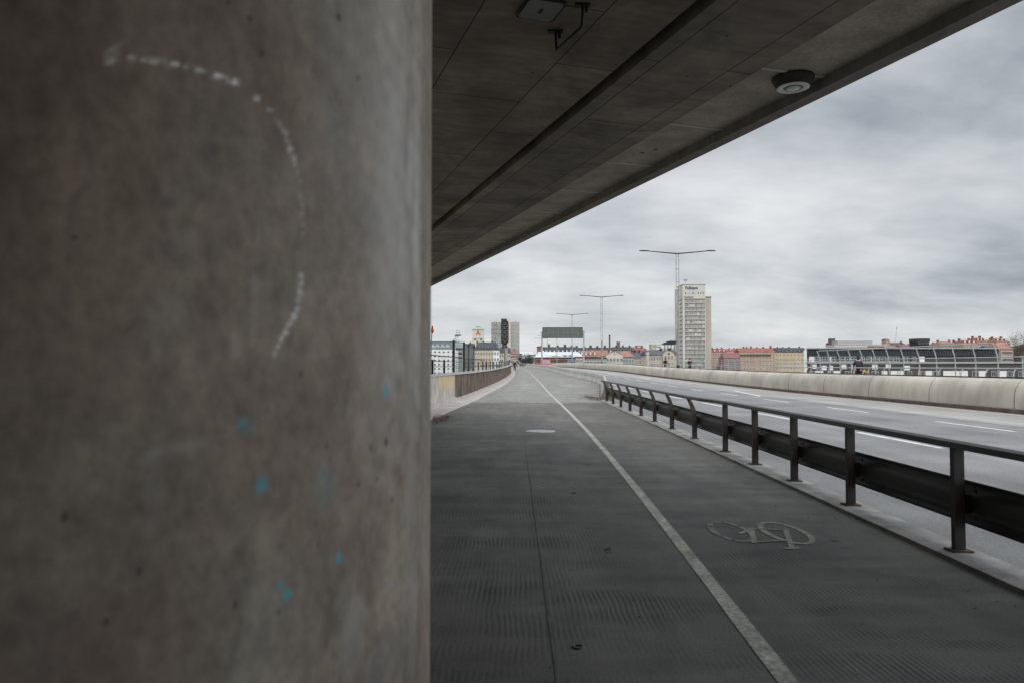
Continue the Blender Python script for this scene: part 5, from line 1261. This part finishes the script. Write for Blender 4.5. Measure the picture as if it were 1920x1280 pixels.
for px in (1563, 1609, 1633, 1671, 1732): put(wpm.data, 'blind_panel', px, 672.3, .47, rng.uniform(.6, 1.0), .95)
for px in (1527, 1545, 1558, 1582, 1602, 1640, 1665, 1700): put(wpm.data, 'blind_panel', px, 686 + rng.uniform(-1, 4), -.03, rng.uniform(.5, .9), .7)
for px in range(1520, 1975, 17): put(wm if rng.random() < .55 else wpm.data, 'window', px + rng.uniform(-3, 3), 700, -.03, rng.uniform(.8, 1.3), .9)
# skyline right
bld('brick_church_tower', 'dark brick church tower on the skyline above the long dark building', 1558, 1566, 635.5, 560, 'brown_brick', ('flat', 'black_roof'), None, 5, (1, 3.4, .9, 1.6, 'brown_brick', 3), cat='tower')
bld('tower_annex', 'small maroon roofed annex leaning on the left of the brick church tower', 1554, 1558.5, 645, 556, 'maroon_roof', ('ridge', 'black_roof'), 642, 5, None)
t, W, H = bld('flat_block', 'white and tan flat roofed apartment block with grey upper shed on the skyline', 1565, 1661, 646.5, 420, 'cream', ('flat', 'white_roof'), None, 12, (13, 2.7, 2.0, 1.0, 'white_wall', 2))
MB().box(-W * .40, W * .29, 3, 10, H + .36, at(1600, 638.5, 423).z - GZ).build('upper_storey', M['galv'], t)
MB().box(W * .14, W * .47, -.2, -.09, H - 2.6, H - .6).build('tan_panel', M['brown_brick'], t)
bld('pink_tower_house', 'small pink tower house on the skyline with dark wing', 1661, 1668, 637.5, 500, 'pink_wall', ('ridge', 'maroon_roof'), 635, 6, (2, 3, 1, 1.4))
bld('dark_wing_house', 'low dark roofed wing right of the small pink tower house', 1668, 1698, 646, 502, 'pink_wall', ('ridge', 'slate'), 642, 8, None, chim=((.9, 1.2, .8),))
bld('skyline_house', 'low distant maroon roofed houses left of the black roof box', 1690, 1722, 649, 480, 'brick', ('ridge', 'maroon_roof'), 646, 8, None, chim=((.2, 1.5, .6), (.6, 1.5, .6)))
q = at(1708.5, 690, 600); t = thing('church_spire', 'thin green church spire on the skyline left of the black roof box', 'spire', (q.x, 600, GZ)); zz_ = at(1708, 634.5, 600).z - GZ
MB().lathe([(1.3, 0), (1.3, zz_ - 4.5)], n=8, smooth=False).build('shaft', M['cream'], t); MB().lathe([(1.4, zz_ - 4.5), (1.0, zz_ - 2), (.9, zz_ - 1), (0, zz_)], n=8, smooth=False).build('roof', M['copper'], t)
q = at(1681.5, 690, 620); t = thing('crane_mast', 'very thin leaning crane jib against the sky', 'crane', (q.x, 620, GZ)); z6 = lambda py: at(1681, py, 620).z - GZ
MB().tube([(0, 0, 0), (0, 0, z6(645))], .35, 4).build('mast', M['galv'], t); MB().tube([(-1.2, 0, z6(645)), (.7, 0, z6(615))], .12, 4).build('jib', M['lamp_grey'], t); MB().tube([(.4, 0, z6(617)), (1.0, 0, z6(612.5))], .2, 4).build('jib_tip', M['dark_steel'], t)
t, W, H = bld('black_roof_box', 'black box shaped rooftop hall raised on a frame on the skyline', 1721, 1742, 641.5, 380, 'black_steel', ('flat', 'black_roof'), None, 8, None)
zq = at(1730, 634.5, 380).z - GZ; MB().box(-W / 2 - .3, W / 2 + .3, -.4, 8, H + .36, zq).build('upper_box', M['black_roof'], t)
mb = MB()
for i in range(7): mb.tube([(-W / 2 + i * W / 7, -.2, H - 1.0), (-W / 2 + (i + .5) * W / 7, -.2, H + .3), (-W / 2 + (i + 1) * W / 7, -.2, H - 1.0)], .07, 4)
mb.build('truss', M['galv'], t)
for i, a in enumerate(((1741, 1763, 647, 644.5, 470, 'pink_wall', 'maroon_roof', 'low red roofed house just right of the black roof box'), (1764, 1796, 645, 640, 460, 'pink_wall', 'tile', 'red tiled row house between black roof box and the higher red houses'), (1795, 1810, 643, 639.5, 520, 'grey_wall', 'slate', 'small dark grey roofed house between two red tiled houses'), (1806, 1833, 645, 637.5, 430, 'pink_wall', 'tile', 'red tiled house with pale dormer windows left of the tallest red house'), (1832, 1852, 641, 633, 440, 'pink_wall', 'tile', 'tallest red tiled house with corner chimneys on the right skyline'), (1849, 1872, 644, 636.5, 470, 'pink_wall', 'tile', 'red tiled house half hidden right of the tallest red house'), (1868, 1893, 641, 634, 455, 'beige', 'tile', 'beige house with hipped red roof next to the wooded hill'))):
    x0, x1, ye, yr, Y, wl, rf, lab = a
    bld('tiled_house', lab, x0, x1, ye, Y, wl, ('ridge', rf), yr, 11, (5, 2.8, 1.0, 1.3, 'frame_white', 3), chim=((.12, 1.6, .9), (.8, 1.8, 1.0)), hip=.15, dorm=3 if i in (3, 4, 6) else 0)
bld('tiled_house', 'orange roofed house low among the bare trees of the hill', 1877, 1899, 654, 288, 'pink_wall', ('ridge', 'tile'), 645, 10, (5, 2.6, 1.0, 1.3, 'frame_white', 3), hip=.15)
bld('grey_house', 'grey house under the red roofs right of the long dark building roof', 1853, 1876, 652, 410, 'grey_wall', ('ridge', 'slate'), 647.5, 10, (5, 2.8, 1.0, 1.3, 'frame_white', 3))
